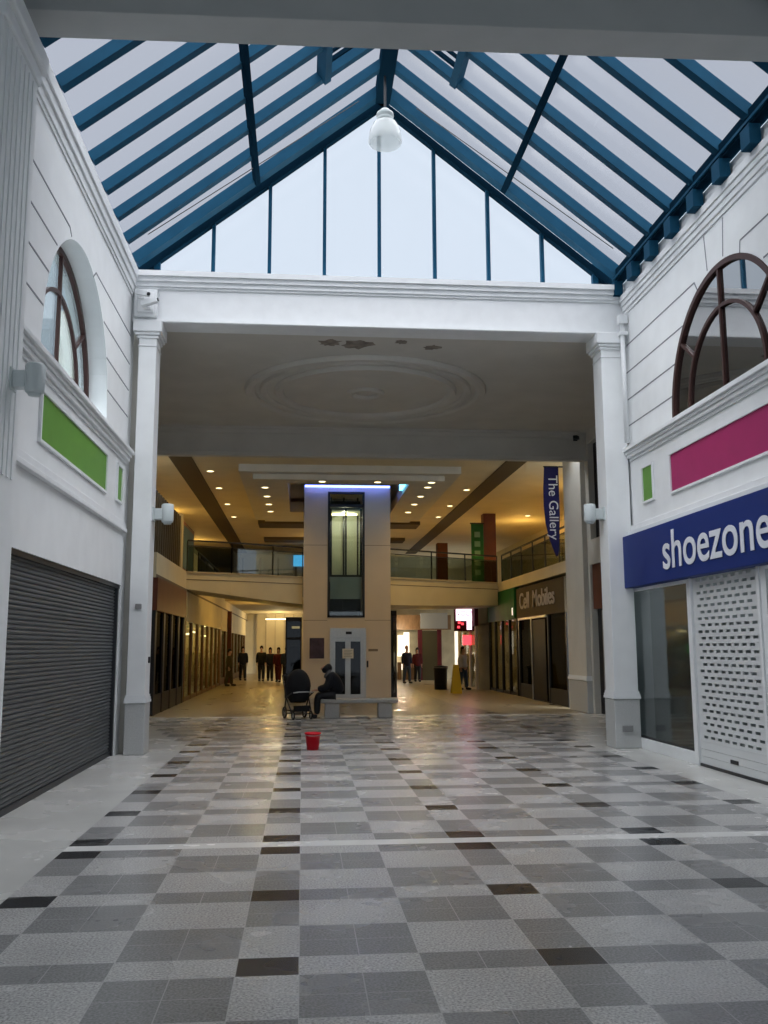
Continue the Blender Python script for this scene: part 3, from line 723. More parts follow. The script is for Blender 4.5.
# bridge: two cranked halves with a haunched fascia
def fascia(pts, z1, zb):
    mb = MB()
    n = len(pts); o = 0
    vs = []
    for (x, y), z in zip(pts, zb): vs += [(x, y, z), (x, y, z1), (x, y + 3.2, z1), (x, y + 3.2, z)]
    fs = []
    for k in range(n - 1):
        p = 4 * k; q = p + 4
        for j in range(4): fs.append((p + j, p + (j + 1) % 4, q + (j + 1) % 4, q + j))
    fs += [(3, 2, 1, 0), tuple(4 * (n - 1) + j for j in range(4))]
    return mb.add(vs, fs)
BP = [(-3.65, 29.28), (-2.3, 29.9), (-1.0, 30.7), (0.0, 31.3), (3.0, 31.5), (4.6, 32.4), (7.3, 33.9)]
BZ = [3.5, 3.34, 3.2, 3.12, 3.1, 3.12, 3.2]
def bridge(label, P_, Z_):
    br = thing('bridge', label, 'bridge', (*P_[0], 3.1))
    fascia(P_, 4.05, Z_).build('deck', 'cream', br)
    for (a, b) in zip(P_[:-1], P_[1:]): MB().bar((a[0], a[1] - .004, 3.80), (b[0], b[1] - .004, 3.80), .012, .025).build('fascia_seam', 'seam', br)
    mb = MB()
    for (a, b) in zip(P_[:-1], P_[1:]): mb.bar((a[0], a[1] - .02, 4.03), (b[0], b[1] - .02, 4.03), .05, .05)
    mb.build('coping', 'creamdk', br)
bridge('cream footbridge at upper floor level left of the lift tower', BP[:4], BZ[:4])
bridge('cream footbridge at upper floor level right of the lift tower', BP[4:], BZ[4:])
def balustrade(label, pts, z=4.05, hgt=1.0, step=1.5, top2=True):
    t = thing('balustrade', label, 'railing', (pts[0][0], pts[0][1], z))
    mb = MB(); gm = MB(); pm = MB()
    for a, b in zip(pts[:-1], pts[1:]):
        A = Vector((*a, 0)); Bv = Vector((*b, 0)); L = (Bv - A).length; n = max(1, round(L / step))
        mb.bar((a[0], a[1], z + hgt), (b[0], b[1], z + hgt), .05, .05)
        if top2: mb.bar((a[0], a[1], z + hgt - .17), (b[0], b[1], z + hgt - .17), .03, .03)
        gm.bar((a[0], a[1], z + hgt * .42), (b[0], b[1], z + hgt * .42), .012, hgt * .78)
        for k in range(n + 1):
            p = A.lerp(Bv, k / n); pm.box(p.x - .02, p.x + .02, p.y - .02, p.y + .02, z, z + hgt)
    mb.build('handrail', 'dark', t); gm.build('glass_panel', 'rail', t); each(pm, 'post', 'dark', t)
balustrade('glass balustrade on the bridge left of the lift tower', [(x, y + .08) for x, y in BP[:4]])
balustrade('glass balustrade on the bridge right of the lift tower', [(x, y + .08) for x, y in BP[4:]])
balustrade('glass balustrade along the right upper gallery', [(GR + .08, 24.4), (GR + .08, 33.7)])
balustrade('far glass balustrade along the left gallery beyond the bridge', [(GL - .08, 33.2), (GL - .08, 60)], step=3)

# upper floor shop walls
mb = MB(); mb.box(GL, GR, 44.0, 61.8, 3.88, 4.05); struct(mb.build('floor_upper', 'cream'))
mb = MB(); mb.box(-6.4, -6.2, 23.3, 62, 3.9, 7.0); struct(mb.build('wall_upper_left', 'creamdk'))
mb = MB(); mb.box(11.0, 11.2, 23.3, 62, 3.9, 7.0); struct(mb.build('wall_upper_right', 'cream'))
t = thing('slatted_screen', 'dark vertical slatted screen on the left upper gallery', 'screen', (-4.6, 25.5, 4.05))
mb = MB()
for k in range(13): mb.box(GL - .22, GL - .08, 23.5 + k * .38, 23.66 + k * .38, 4.05, 5.66)
mb.build('slats', 'slot', t)
B(GL - .4, GL - .3, 23.4, 28.4, 4.05, 5.66).build('backing_panel', 'black', t)
tag(B(GL - .5, GL - .1, 28.6, 29.05, 4.05, 5.8).build('upper_column', 'creamdk'), 'pale square column on the left upper gallery beside the slatted screen', 'column')
t = thing('lit_poster', 'dark blue poster in a red frame on the left upper gallery', 'poster', (-4.6, 31, 4.2))
B(-4.02, -3.95, 30.2, 33.6, 4.05, 5.85).build('poster_frame', 'redbrown', t)
B(-3.95, -3.93, 30.5, 33.3, 4.3, 5.7).build('poster_sheet', mat('teal_poster', (.02, .07, .11), .5, var=.3, scale=2), t)

# far upper shops behind the bridge
t = thing('upper_shop_unit', 'grey glazed shop front behind the bridge balustrade', 'shop', (1, 47, 4.05))
B(-3.2, 4.5, 47.0, 47.1, 4.05, 6.4).build('shop_wall', 'gray', t)
mb = MB()
for k in range(9): mb.box(-3.1 + k * .9, -3.0 + k * .9, 46.9, 47.0, 4.05, 6.2)
each(mb, 'mullion', 'dark', t)
tag(B(-.48, .35, 46.75, 46.88, 5.78, 6.34).build('display_screen', 'screen'), 'glowing cyan screen behind the bridge railing left of the lift', 'screen')

# green banner and red brown column on the right side
t = thing('hanging_banner', 'tall dark green banner hanging beside the red brown column', 'banner', (6.95, 36, 4.1))
B(6.72, 7.22, 36.0, 36.03, 4.1, 6.55).build('banner_cloth', 'bannerg', t)
MB().tube([(6.68, 36.0, 6.58), (7.26, 36.0, 6.58)], .03, 8).build('banner_pole', 'dark', t)
mb = MB()
for k in range(5): mb.box(6.85, 7.08, 35.99, 36.0, 4.5 + k * .38, 4.72 + k * .38)
each(mb, 'banner_emblem', mat('pale_green_print', (.2, .35, .22), .7), t)
tag(B(7.25, 7.75, 36.1, 36.6, 4.05, 7.0).build('upper_column', 'redbrown'), 'red brown square column beside the green banner upstairs', 'column')
tag(B(6.4, 6.9, 43.1, 43.6, 4.05, 6.6).build('upper_column', 'redbrown'), 'farther red brown column upstairs, right of the lift tower', 'column')
t = thing('upper_shop_unit', 'cream shop front with sloping signboard on the right upper gallery', 'shop', (10, 31, 4.05))
B(10.2, 10.3, 26, 35, 4.05, 5.9).build('shop_wall', 'creamdk', t)
B(10.0, 10.2, 26, 35, 5.5, 6.0).build('signboard', 'creamdk', t)
mb = MB()
for k in range(8): mb.box(10.05, 10.2, 26 + k * 1.2, 26.12 + k * 1.2, 4.05, 5.5)
each(mb, 'mullion', 'cream', t)
B(10.1, 10.15, 26, 35, 4.2, 5.5).build('shop_glass', 'darkglass', t)

# navy banner "The Gallery"
t = thing('hanging_banner', 'navy sail-shaped banner reading The Gallery on the right wall', 'banner', (7.0, 25, 4.1))
YB = 24.42
pts = [(6.74, YB, 6.58), (6.70, YB, 6.0), (6.70, YB, 5.5), (6.74, YB, 5.0), (6.84, YB, 4.55), (7.0, YB, 4.1), (7.06, YB, 4.12), (7.10, YB, 4.5), (7.14, YB, 5.2), (7.14, YB, 6.58)]
pts = [(x - .10, y, z) for x, y, z in pts]
MB().poly(pts, (0, .02, 0)).build('banner_cloth', 'banner', t)
MB().tube([(6.62, YB + .01, 6.60), (7.3, YB + .01, 6.60)], .02, 8).build('banner_pole', 'dark', t)
text_obj('banner_lettering', 'The Gallery', .37, mat_key := 'letter', t, (6.75, YB - .006, 6.36), (0, 0, -1), (1, 0, 0), .003, sx=1.02)

# ------------------------------------------------------------------ lift tower
TX0, TX1, TY = .03, 2.98, 31.0
tw = thing('lift_tower', 'beige rendered lift tower with a tall glass shaft in the hall', 'lift', (1.5, TY, 0))
WX0, WX1, WZ0, WZ1 = .84, 2.10, 2.66, 6.95
mb = MB()
for a in ((TX0, WX0, 0, 7.15), (WX1 + .04, TX1, 0, 7.15), (WX1, WX1 + .04, 2.3, 7.15), (WX0, WX1, WZ1, 7.15), (WX0, WX1, 2.30, WZ0)): mb.box(a[0], a[1], TY, TY + .25, a[2], a[3])
mb.box(TX0, TX0 + .2, TY + .25, TY + 2.6, 0, 7.15); mb.box(TX1 - .2, TX1, TY + .25, TY + 2.6, 0, 7.15); mb.box(TX0, TX1, TY + 2.5, TY + 2.7, 0, 7.15); mb.box(TX0, TX1, TY, TY + 2.7, 7.10, 7.2)
mb.box(WX0, .93, TY, TY + .25, 0, 2.3)
mb.build('tower_wall', 'towerm', tw)
mb = MB()
for z in (2.56, 5.1): mb.box(TX0, WX0, TY - .004, TY, z, z + .015); mb.box(WX1, TX1, TY - .004, TY, z, z + .015)
mb.build('wall_seam', 'seam', tw)
mb = MB(); f = .07
for a in ((WX0, WX0 + f, WZ0, WZ1), (WX1 - f, WX1, WZ0, WZ1), (WX0, WX1, WZ0, WZ0 + f), (WX0, WX1, WZ1 - f, WZ1), (WX0, WX1, 6.42, 6.52)): mb.box(a[0], a[1], TY - .02, TY + .1, a[2], a[3])
mb.build('shaft_window_frame', 'dark', tw)
B(WX0 + f, WX1 - f, TY + .03, TY + .045, WZ0, WZ1).build('shaft_glass', 'clear', tw)
B(WX0, WX1, TY + 2.3, TY + 2.4, .2, 7.0).build('shaft_back', 'dark', tw)
car = MB(); car.box(WX0 + .05, WX1 - .05, TY + 1.9, TY + 1.95, 4.0, 6.35); car.box(WX0 + .05, WX1 - .05, TY + .35, TY + 1.9, 6.35, 6.42)
car = car.build('lift_car', 'lift', tw)
mb = MB(); mb.box(1.44, 1.50, TY + .28, TY + .33, 4.1, 6.4); mb.box(WX0 + .08, WX1 - .08, TY + .28, TY + .33, 4.05, 4.12); mb.box(WX0 + .08, WX0 + .14, TY + .28, TY + .33, 4.1, 6.4); mb.box(WX1 - .14, WX1 - .08, TY + .28, TY + .33, 4.1, 6.4)
mb.build('car_door_frame', 'dark', car)
B(WX0 + .1, WX1 - .1, TY + .3, TY + .34, 3.3, 4.05).build('car_apron', 'liftgrey', car)
mb = MB(); mb.box(1.0, 1.9, TY + 1.0, TY + 1.2, 6.30, 6.34); mb.build('car_light', 'whiteem', car)
mb = MB()
for x in (1.0, 1.45, 1.95): mb.box(x - .03, x + .03, TY + 1.5, TY + 1.56, .3, 7)
each(mb, 'guide_rail', 'dark', tw)
l = bpy.data.lights.new('lift_car_lamp', 'POINT'); l.energy = 26; l.color = (.95, .9, .62); l.shadow_soft_size = .05
lo = bpy.data.objects.new('lift_car_lamp', l); COL.objects.link(lo); lo.parent = tw; lo.location = (-.03, 1.0, 6.15)
# ground floor lift doors
dr = MB(); dr.box(.93, 1.02, TY - .03, TY + .1, 0, 2.3); dr.box(2.05, 2.14, TY - .03, TY + .1, 0, 2.3); dr.box(1.02, 2.05, TY - .03, TY + .1, 1.98, 2.3)
dr = dr.build('lift_door_surround', 'steel', tw)
B(1.46, 1.66, TY - .035, TY - .03, 2.1, 2.19).build('floor_indicator', 'black', dr)
for x0, x1 in ((1.02, 1.535), (1.535, 2.05)):
    mb = MB(); mb.box(x0, x0 + .09, TY + .02, TY + .07, .12, 1.86); mb.box(x1 - .09, x1, TY + .02, TY + .07, .12, 1.86); mb.box(x0, x1, TY + .02, TY + .07, .0, .12); mb.box(x0, x1, TY + .02, TY + .07, 1.86, 1.975)
    d = mb.build('lift_door', 'steel', tw)
    B(x0 + .09, x1 - .09, TY + .04, TY + .05, .12, 1.86).build('door_glass', 'darkglass', d)
B(1.35, 1.72, TY + .0, TY + .018, 1.30, 1.62).build('paper_notice', 'paper', tw)
mb = MB()
for k in range(5): mb.box(1.40, 1.67 - .05 * (k % 2), TY - .003, TY, 1.36 + k * .05, 1.375 + k * .05)
mb.build('notice_print', 'gray', tw)
B(2.16, 2.22, TY - .02, TY, 1.0, 1.22).build('call_button_plate', 'dark', tw)
B(2.22, 2.54, TY - .02, TY, 1.53, 1.61).build('small_wall_plate', 'seam', tw)
t = thing('framed_poster', 'dark framed poster on the lift tower left of the lift door', 'poster', (.5, TY, 1.2))
B(.18, .80, TY - .03, TY - .001, 1.22, 2.04).build('poster_frame', 'towerm', t)
B(.25, .74, TY - .04, TY - .03, 1.30, 1.98).build('poster_sheet', mat('dark_poster', (.05, .025, .03), .3, var=.5, scale=4), t)
# dark glazed kiosks either side behind the tower
def kiosk(label, x0, x1, y0, y1, h):
    t = thing('glazed_kiosk', label, 'kiosk', ((x0 + x1) / 2, y0, 0))
    mb = MB(); mb.box(x0, x0 + .05, y0, y0 + .05, 0, h); mb.box(x1 - .05, x1, y0, y0 + .05, 0, h); mb.box(x0, x1, y0, y1, h - .14, h); mb.box(x0, x1, y0, y1, 0, .15); mb.box(x0, x0 + .05, y1 - .05, y1, 0, h); mb.box(x0, x1, y0, y0 + .05, h * .72, h * .72 + .08)
    mb.build('kiosk_frame', 'black', t)
    B(x0 + .05, x1 - .05, y0 + .02, y0 + .03, .15, h - .14).build('kiosk_glass', 'darkglass', t)
    B(x0, x1, y1, y1 + .03, 0, h).build('kiosk_back', 'navy', t)
    return t
t = kiosk('black glazed kiosk with a light bar left of the lift tower', -.56, -.01, 31.2, 32.3, 2.68)
B(-.35, -.08, 31.3, 31.34, 2.30, 2.38).build('light_bar', 'whiteem', t)
B(-.4, -.08, 31.4, 31.45, 1.7, 1.95).build('lit_card', 'paper', t)
kiosk('narrow dark glazed kiosk right of the lift tower', 3.0, 3.2, 31.2, 32.3, 2.9)

# ------------------------------------------------------------------ ground floor shop fronts
def shop_front(label, X, s, y0, y1, bays, frame_m, fascia_m, zf0, zf1, glass_m='darkglass', riser=.3, depth=2.2, inner='shopin', door=None, mul=.08):
    """s=+1: glass faces +X (left side); interior lies on the other side"""
    t = thing('shop_unit', label, 'shop', (X, (y0 + y1) / 2, 0))
    def bx(a, b): return sorted((X - s * a, X - s * b))
    B(*bx(-.03, .12), y0, y1, zf0, zf1).build('fascia', fascia_m, t)
    w = (y1 - y0) / bays
    for k in range(bays + 1):
        y = y0 + k * w; y = min(y, y1 - mul); B(*bx(0, .10), y, y + mul, 0, zf0).build('mullion', frame_m, t)
    for k in range(bays):
        a = y0 + k * w + mul; b = y0 + (k + 1) * w
        r = 0.03 if door is not None and k in door else riser
        B(*bx(.02, .10), a, b, 0, r).build('stall_riser', frame_m, t)
        B(*bx(.05, .06), a, b, r, zf0).build('window_pane', glass_m, t)
    mb = MB(); mb.box(*bx(depth, depth + .1), y0, y1, 0, zf1); mb.box(*bx(.12, depth), y0, y0 + .05, 0, zf1); mb.box(*bx(.12, depth), y1 - .05, y1, 0, zf1); mb.box(*bx(.12, depth), y0, y1, zf0 + .02, zf0 + .1)
    mb.build('shop_interior', inner, t)
    # stock on the back wall
    rnd = random.Random(int(y0 * 10)); mb = MB()
    cols = ['redbrown', 'olive', 'pale', 'jeans', 'wood']
    for k in range(int((y1 - y0) / .55)):
        for z in (.5, 1.05, 1.6):
            if rnd.random() < .75:
                yy = y0 + .3 + k * .55; mb.box(*bx(depth - .35, depth - .02), yy, yy + rnd.uniform(.2, .42), z, z + rnd.uniform(.15, .4), rnd.randrange(5))
    mb.build('shelf_stock', cols, t, kind='stuff')
    return t
shop_front('dark shop front under the left gallery nearest the portal', GL, 1, 23.4, 29.2, 4, 'black', 'redbrown', 2.6, 3.42, riser=.5, inner='wood', mul=.25)
shop_front('cream fascia shop front with many dark mullions along the left side', GL, 1, 29.4, 42.0, 7, 'wood', 'cream', 2.5, 3.42, 'clear', .12, mul=.13)
shop_front('far shop front on the left side beyond the red post', GL, 1, 42.2, 60.0, 7, 'wood', 'cream', 2.45, 3.42, 'clear', .3, mul=.3)
tag(B(GL + .05, GL + .25, 45.0, 45.2, 0, 3.42).build('red_post', 'redbrown'), 'slim dark red post on the left side of the far corridor', 'post')
tag(B(GL - 1.2, GL - 1.15, 35.6, 37.2, 1.35, 1.75).build('shop_light_sign', 'greensign'), 'small glowing green sign inside the left shop front', 'sign')
for k, (y, z) in enumerate(((30.3, 2.28), (30.3, 2.02), (34.9, 2.2), (36.6, 2.3), (40.3, 2.2), (40.9, 2.2))):
    tag(MB().lathe([(.001, -.05), (.09, -.05), (.11, 0), (.001, .02)], (GL - .6, y, z), 16).build('shop_lamp', 'whiteem'), f'round glowing shop lamp inside the left shop front, {ORD[k]} from the front', 'lamp')

t = shop_front('phone shop front with brown fascia right of the hall', GR, -1, 25.2, 31.0, 3, 'dark', 'slot', 2.62, 3.62, riser=.45, inner='olive', door=(1,), mul=.12)
text_obj('shop_lettering', 'Cell', .74, 'pale', t, (GR - .05, 30.5, 2.92), (0, -1, 0), (0, 0, 1), .01, bold=.008, sx=1.12)
text_obj('shop_lettering', 'Mobiles', .74, 'pale', t, (GR - .05, 28.75, 2.92), (0, -1, 0), (0, 0, 1), .01, bold=.008, sx=1.12)
B(GR - .02, GR, 27.4, 29.0, .05, 2.5).build('door_leaf', 'black', t)
B(GR - .03, GR + .01, 27.3, 30.9, 2.55, 2.62).build('door_head', 'steel', t)
B(GR - .05, GR - .02, 29.0, 29.06, 0, 2.55).build('door_stile', 'steel', t)
shop_front('dark green shop front beyond the phone shop', GR, -1, 31.2, 36.0, 4, 'black', mat_g := 'bannerg', 2.62, 3.7, 'clear', .1, inner='shopin', mul=.1)
t = thing('green_banner_strip', 'vertical green and white sign strip between two right shops', 'sign', (GR, 31.5, 2.7))
B(GR - .1, GR - .04, 31.1, 31.7, 2.66, 3.66).build('strip_board', 'greensign' if False else 'bannerg', t)
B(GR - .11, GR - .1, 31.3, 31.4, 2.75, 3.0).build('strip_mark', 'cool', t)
# lit shop with pink sign, further right
shop_front('brightly lit pale yellow shop front beneath the pink sign', 6.9, -1, 36.4, 40.5, 3, 'pale', 'maroon', 2.5, 3.3, 'clear', .05, inner='shopin', mul=.2)
t = thing('hanging_shop_sign', 'glowing pink and white hanging shop sign with red squares', 'sign', (6.35, 37, 2.35))
B(6.15, 6.95, 37.0, 37.12, 2.3, 3.32).build('sign_case', 'maroon', t)
B(6.22, 6.88, 36.98, 37.0, 2.72, 3.27).build('sign_face', 'pinksign', t)
B(6.66, 6.86, 36.98, 37.0, 2.36, 2.72).build('sign_tail', 'pinksign', t)
text_obj('sign_lettering', 'VOOV', .30, 'maroon', t, (6.25, 36.975, 2.92), (1, 0, 0), (0, 0, 1), .003, sx=.85)
mb = MB()
for x, z in ((6.27, 2.42), (6.43, 2.55), (6.30, 2.60)): mb.box(x, x + .1, 36.97, 37.0, z, z + .09)
each(mb, 'sign_square', 'redsign', t)
tag(B(6.6, 6.95, 37.6, 37.7, 1.75, 2.15).build('shop_light_sign', 'redsign'), 'small glowing red sign below the pink hanging sign', 'sign')
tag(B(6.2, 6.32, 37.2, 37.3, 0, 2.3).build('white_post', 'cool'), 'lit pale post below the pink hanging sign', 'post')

# end walls
mb = MB(); mb.box(2.9, 12, 48.6, 48.8, 0, 4.05); struct(mb.build('wall_end_right', 'shopin'))
mb = MB(); mb.box(-6.4, 12, 61.8, 62, 0, 7.1); struct(mb.build('wall_end', 'cream'))
mb = MB(); mb.box(2.9, 3.1, 35, 48.6, 0, 3.3); struct(mb.build('wall_core', 'creamdk'))
mb = MB(); mb.box(-6, 12, 34.9, 61.8, 3.55, 3.6); 
t = thing('display_shop', 'white lit display wall of the shop at the end of the right corridor', 'shop', (5, 47, 0))
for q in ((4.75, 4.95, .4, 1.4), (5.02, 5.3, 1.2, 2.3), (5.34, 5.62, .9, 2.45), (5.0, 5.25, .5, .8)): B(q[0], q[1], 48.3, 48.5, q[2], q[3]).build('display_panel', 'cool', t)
for k in range(4): B(4.6 + k * .35, 4.8 + k * .35, 47.9, 48.1, 0, .7 + .2 * (k % 2)).build('display_stand', 'wood', t)
B(3.4, 7.6, 46.8, 47.0, 2.55, 3.3).build('fascia', 'wood', t)
mb = MB()
for x in (3.5, 5.9, 6.0, 6.9, 7.0): mb.box(x, x + .12, 46.9, 47.0, 0, 2.55)
each(mb, 'shop_post', 'maroon', t)
B(6.12, 6.9, 46.92, 46.96, 0, 2.5).build('shop_door', 'olive', t)
B(6.0, 7.4, 46.6, 46.7, 2.6, 3.4).build('grey_signboard', 'gray', t)
t = thing('shop_unit', 'bright cream shop wall at the far end of the left corridor', 'shop', (-1, 61, 0))
B(-3.0, .8, 61.4, 61.5, 0, 4.6).build('shop_wall', 'cream', t)
mb = MB()
for k in range(7): mb.box(-3.0 + k * .6, -2.95 + k * .6, 61.3, 61.4, 0, 4.4)
each(mb, 'mullion', 'creamdk', t)
B(-2.4, -.4, 60.9, 61.0, 3.5, 3.56).build('light_trough', 'whiteem', t)
for k in range(4):
    t = thing('poster_board', f'grey poster panel behind the left gallery railing, {ORD[k]} from the front', 'panel', (GL + .1, 36, 4.1))
    y = 36.5 + k * 3.1; B(GL - .7, GL - .66, y, y + 1.7, 4.05, 5.6).build('panel_board', ('gray', 'navy', 'lampgrey', 'navy')[k], t); B(GL - .66, GL - .65, y + .2, y + 1.5, 4.5, 5.4).build('panel_sheet', ('paper', 'gray', 'paper', 'lampgrey')[k], t)

# ------------------------------------------------------------------ unseen point lights added to brighten the hall and its shops
def point(x, y, z, e, col=(1, .62, .16), r=.0):
    l = bpy.data.lights.new('fill_point_light', 'POINT'); l.energy = e * .5; l.color = col; l.shadow_soft_size = r
    o = bpy.data.objects.new('fill_point_light', l); COL.objects.link(o); o.location = (x, y, z)
for y in (31.5, 36, 41, 47, 53): point(GL - 1.1, y, 2.2, 60)
point(GL - 1.1, 26, 2.2, 8)
for y in (33.5, 38.4): point(GR + 1.0, y, 2.3, 60)
point(GR + 1.2, 28, 2.3, 14)
point(-1.5, 58, 3.0, 260, (1, .75, .36)); point(-1.8, 46, 2.9, 120); point(-1.5, 37, 2.9, 90)
point(7.6, 13.6, 2.4, 34, (.85, .95, 1)); point(5.0, 46, 2.6, 150, (1, .86, .6)); point(5.2, 39, 2.9, 110)  # first point is added inside the empty shop to brighten its window
point(-5.4, 26, 6.5, 20); point(-5.2, 36, 6.4, 60); point(-5.2, 46, 6.4, 60); point(1.5, 44, 6.2, 120)
point(9.3, 29, 6.2, 90); point(9.3, 38, 6.2, 90)

# ------------------------------------------------------------------ bench, bucket, wet floor sign
t = thing('bench', 'pale stone bench with two block legs in front of the lift', 'bench', (1.4, 22.3, 0))
B(.46, 2.30, 22.1, 22.6, .35, .44).build('bench_seat', 'stone', t, bevel=.02)
B(.55, .90, 22.15, 22.55, 0, .35).build('leg', 'stone', t, bevel=.015)
B(1.82, 2.15, 22.15, 22.55, 0, .35).build('leg', 'stone', t, bevel=.015)
t = thing('bucket', 'red plastic bucket standing on the tiled floor', 'bucket', (.19, 15.4, 0))
MB().lathe([(.001, .004), (.095, .0), (.125, .25), (.135, .25), (.137, .275), (.122, .275), (.118, .25), (.09, .012), (.001, .012)], (.19, 15.45, 0), 32).build('bucket_body', 'red', t, smooth=True)
pts = [(.19 + .13 * math.cos(a), 15.45 - .13 * math.sin(a) * .95, .25 - .02 * math.sin(a)) for a in [PI * k / 12 for k in range(13)]]
MB().tube(pts, .004, 6).build('bucket_handle', 'steel', t)
t = thing('wet_floor_sign', 'yellow folding wet floor sign in the right corridor', 'sign', (5.6, 33.5, 0))
for s in (-1, 1):
    mb = MB(); y0 = 33.5 + s * .22; y1 = 33.5 + s * .03
    mb.add([(5.42, y0, 0), (5.78, y0, 0), (5.70, y1, 1.0), (5.50, y1, 1.0), (5.42, y0 + s * .02, 0), (5.78, y0 + s * .02, 0), (5.70, y1 + s * .02, 1.0), (5.50, y1 + s * .02, 1.0)],
           [(0, 1, 2, 3), (7, 6, 5, 4), (0, 4, 5, 1), (1, 5, 6, 2), (2, 6, 7, 3), (3, 7, 4, 0)])
    mb.build('sign_leaf', 'yellow', t)
B(5.5, 5.7, 33.44, 33.56, .98, 1.03).build('sign_hinge', 'yellow', t)
t = thing('litter_bin', 'dark litter bin behind the yellow wet floor sign', 'bin', (5.5, 36.2, 0))
MB().lathe([(.001, 0), (.25, 0), (.27, .8), (.3, .82), (.3, .9), (.001, .95)], (5.5, 36.6, 0), 20).build('bin_body', 'dark', t, smooth=True)
MB().lathe([(.301, .84), (.301, .88)], (5.5, 36.6, 0), 20).build('bin_band', 'gray', t)

# ------------------------------------------------------------------ people
def skin_mesh(name, nodes, edges, m, parent=None, sub=2, root=0):
    """nodes: list of (x,y,z,rx[,ry]) in the figure's own coordinates"""
    me = bpy.data.meshes.new(name); me.from_pydata([n[:3] for n in nodes], edges, [])
    o = bpy.data.objects.new(name, me); COL.objects.link(o)
    md = o.modifiers.new('skin', 'SKIN'); md.use_smooth_shade = True; md.branch_smoothing = .3
    sv = me.skin_vertices[0].data if me.skin_vertices else None
    if sv is None:
        me.attributes.new('x', 'FLOAT', 'POINT')
    for i, n in enumerate(nodes):
        me.skin_vertices[0].data[i].radius = (n[3], n[4] if len(n) > 4 else n[3]); me.skin_vertices[0].data[i].use_root = (i == root)
    sb = o.modifiers.new('sub', 'SUBSURF'); sb.levels = sub; sb.render_levels = sub
    bpy.context.view_layer.update()
    nm = bpy.data.meshes.new_from_object(o.evaluated_get(bpy.context.evaluated_depsgraph_get()))
    bpy.data.objects.remove(o)
    nm.materials.clear(); nm.materials.append(M[m])
    for p in nm.polygons: p.material_index = 0; p.use_smooth = True
    o = bpy.data.objects.new(name, nm); COL.objects.link(o)
    if parent: o.parent = parent
    return o

def chain(nodes, edges, start, pts):
    prev = start
    for p in pts:
        nodes.append(p); edges.append((prev, len(nodes) - 1)); prev = len(nodes) - 1
    return prev

def head_mesh(mb_parent_nodes=None): pass

def hand(nodes, edges, wrist, w, d, side, curl=.5, sc=1.0):
    """palm + five fingers from wrist position w along direction d"""
    d = Vector(d).normalized(); up = Vector((0, 0, 1)); lat = d.cross(up)
    if lat.length < .2: lat = d.cross(Vector((1, 0, 0)))
    lat.normalize(); dn = lat.cross(d).normalized()
    if dn.z > 0: dn = -dn
    w = Vector(w)
    palm = w + d * .05 * sc; nodes.append((*palm, .022 * sc, .034 * sc)); edges.append((wrist, len(nodes) - 1)); pi_ = len(nodes) - 1
    for k, L in enumerate((.068, .078, .072, .056)):
        off = lat * (k - 1.5) * .019 * sc
        b = w + d * .095 * sc + off
        chain(nodes, edges, pi_, [(*b, .0095 * sc), (*(b + (d * .9 + dn * curl * .5) * L * .45 * sc), .009 * sc), (*(b + (d * .75 + dn * curl) * L * .9 * sc), .0075 * sc)])
    th = w + d * .03 * sc - lat * side * .032 * sc
    chain(nodes, edges, pi_, [(*th, .012 * sc), (*(th + (d * .6 - lat * side * .5) * .04 * sc), .0105 * sc), (*(th + (d * 1.1 - lat * side * .5) * .062 * sc), .009 * sc)])

def head_obj(parent, c, fwd, r=.1, hairm='hair', bald=False, hair_long=False):
    """hair shell child; c head centre, fwd facing direction (unit, xy)"""
    f = Vector(fwd).normalized(); rt = f.cross(Vector((0, 0, 1))).normalized(); up = rt.cross(f)
    c = Vector(c); mb = MB(); n = 16; prof = []
    rows = 9; vs = []; fs = []
    for i in range(rows + 1):
        th = PI * .62 * i / rows
        for k in range(n):
            ph = 2 * PI * k / n
            v = rt * math.sin(th) * math.cos(ph) * .088 + f * (math.sin(th) * math.sin(ph) * .105 - .012) + up * (math.cos(th) * .125 + .01)
            if math.sin(ph) > .25 and th > .95: v = v * .80 + f * -.01 + up * .045
            if hair_long and math.sin(ph) < .3 and i == rows: v = v + up * -.13
            vs.append(c + v)
    for i in range(rows):
        for k in range(n):
            k2 = (k + 1) % n; fs.append((i * n + k, i * n + k2, (i + 1) * n + k2, (i + 1) * n + k))
    mb.add(vs, fs); o = mb_build_local(mb, 'hair', hairm, parent)
    return o
def mb_build_local(mb, name, m, parent, smooth=True):
    me = bpy.data.meshes.new(name); me.from_pydata([tuple(v) for v in mb.v], [], mb.f); me.materials.append(M[m])
    for p in me.polygons: p.use_smooth = smooth
    o = bpy.data.objects.new(name, me); COL.objects.link(o); o.parent = parent; return o

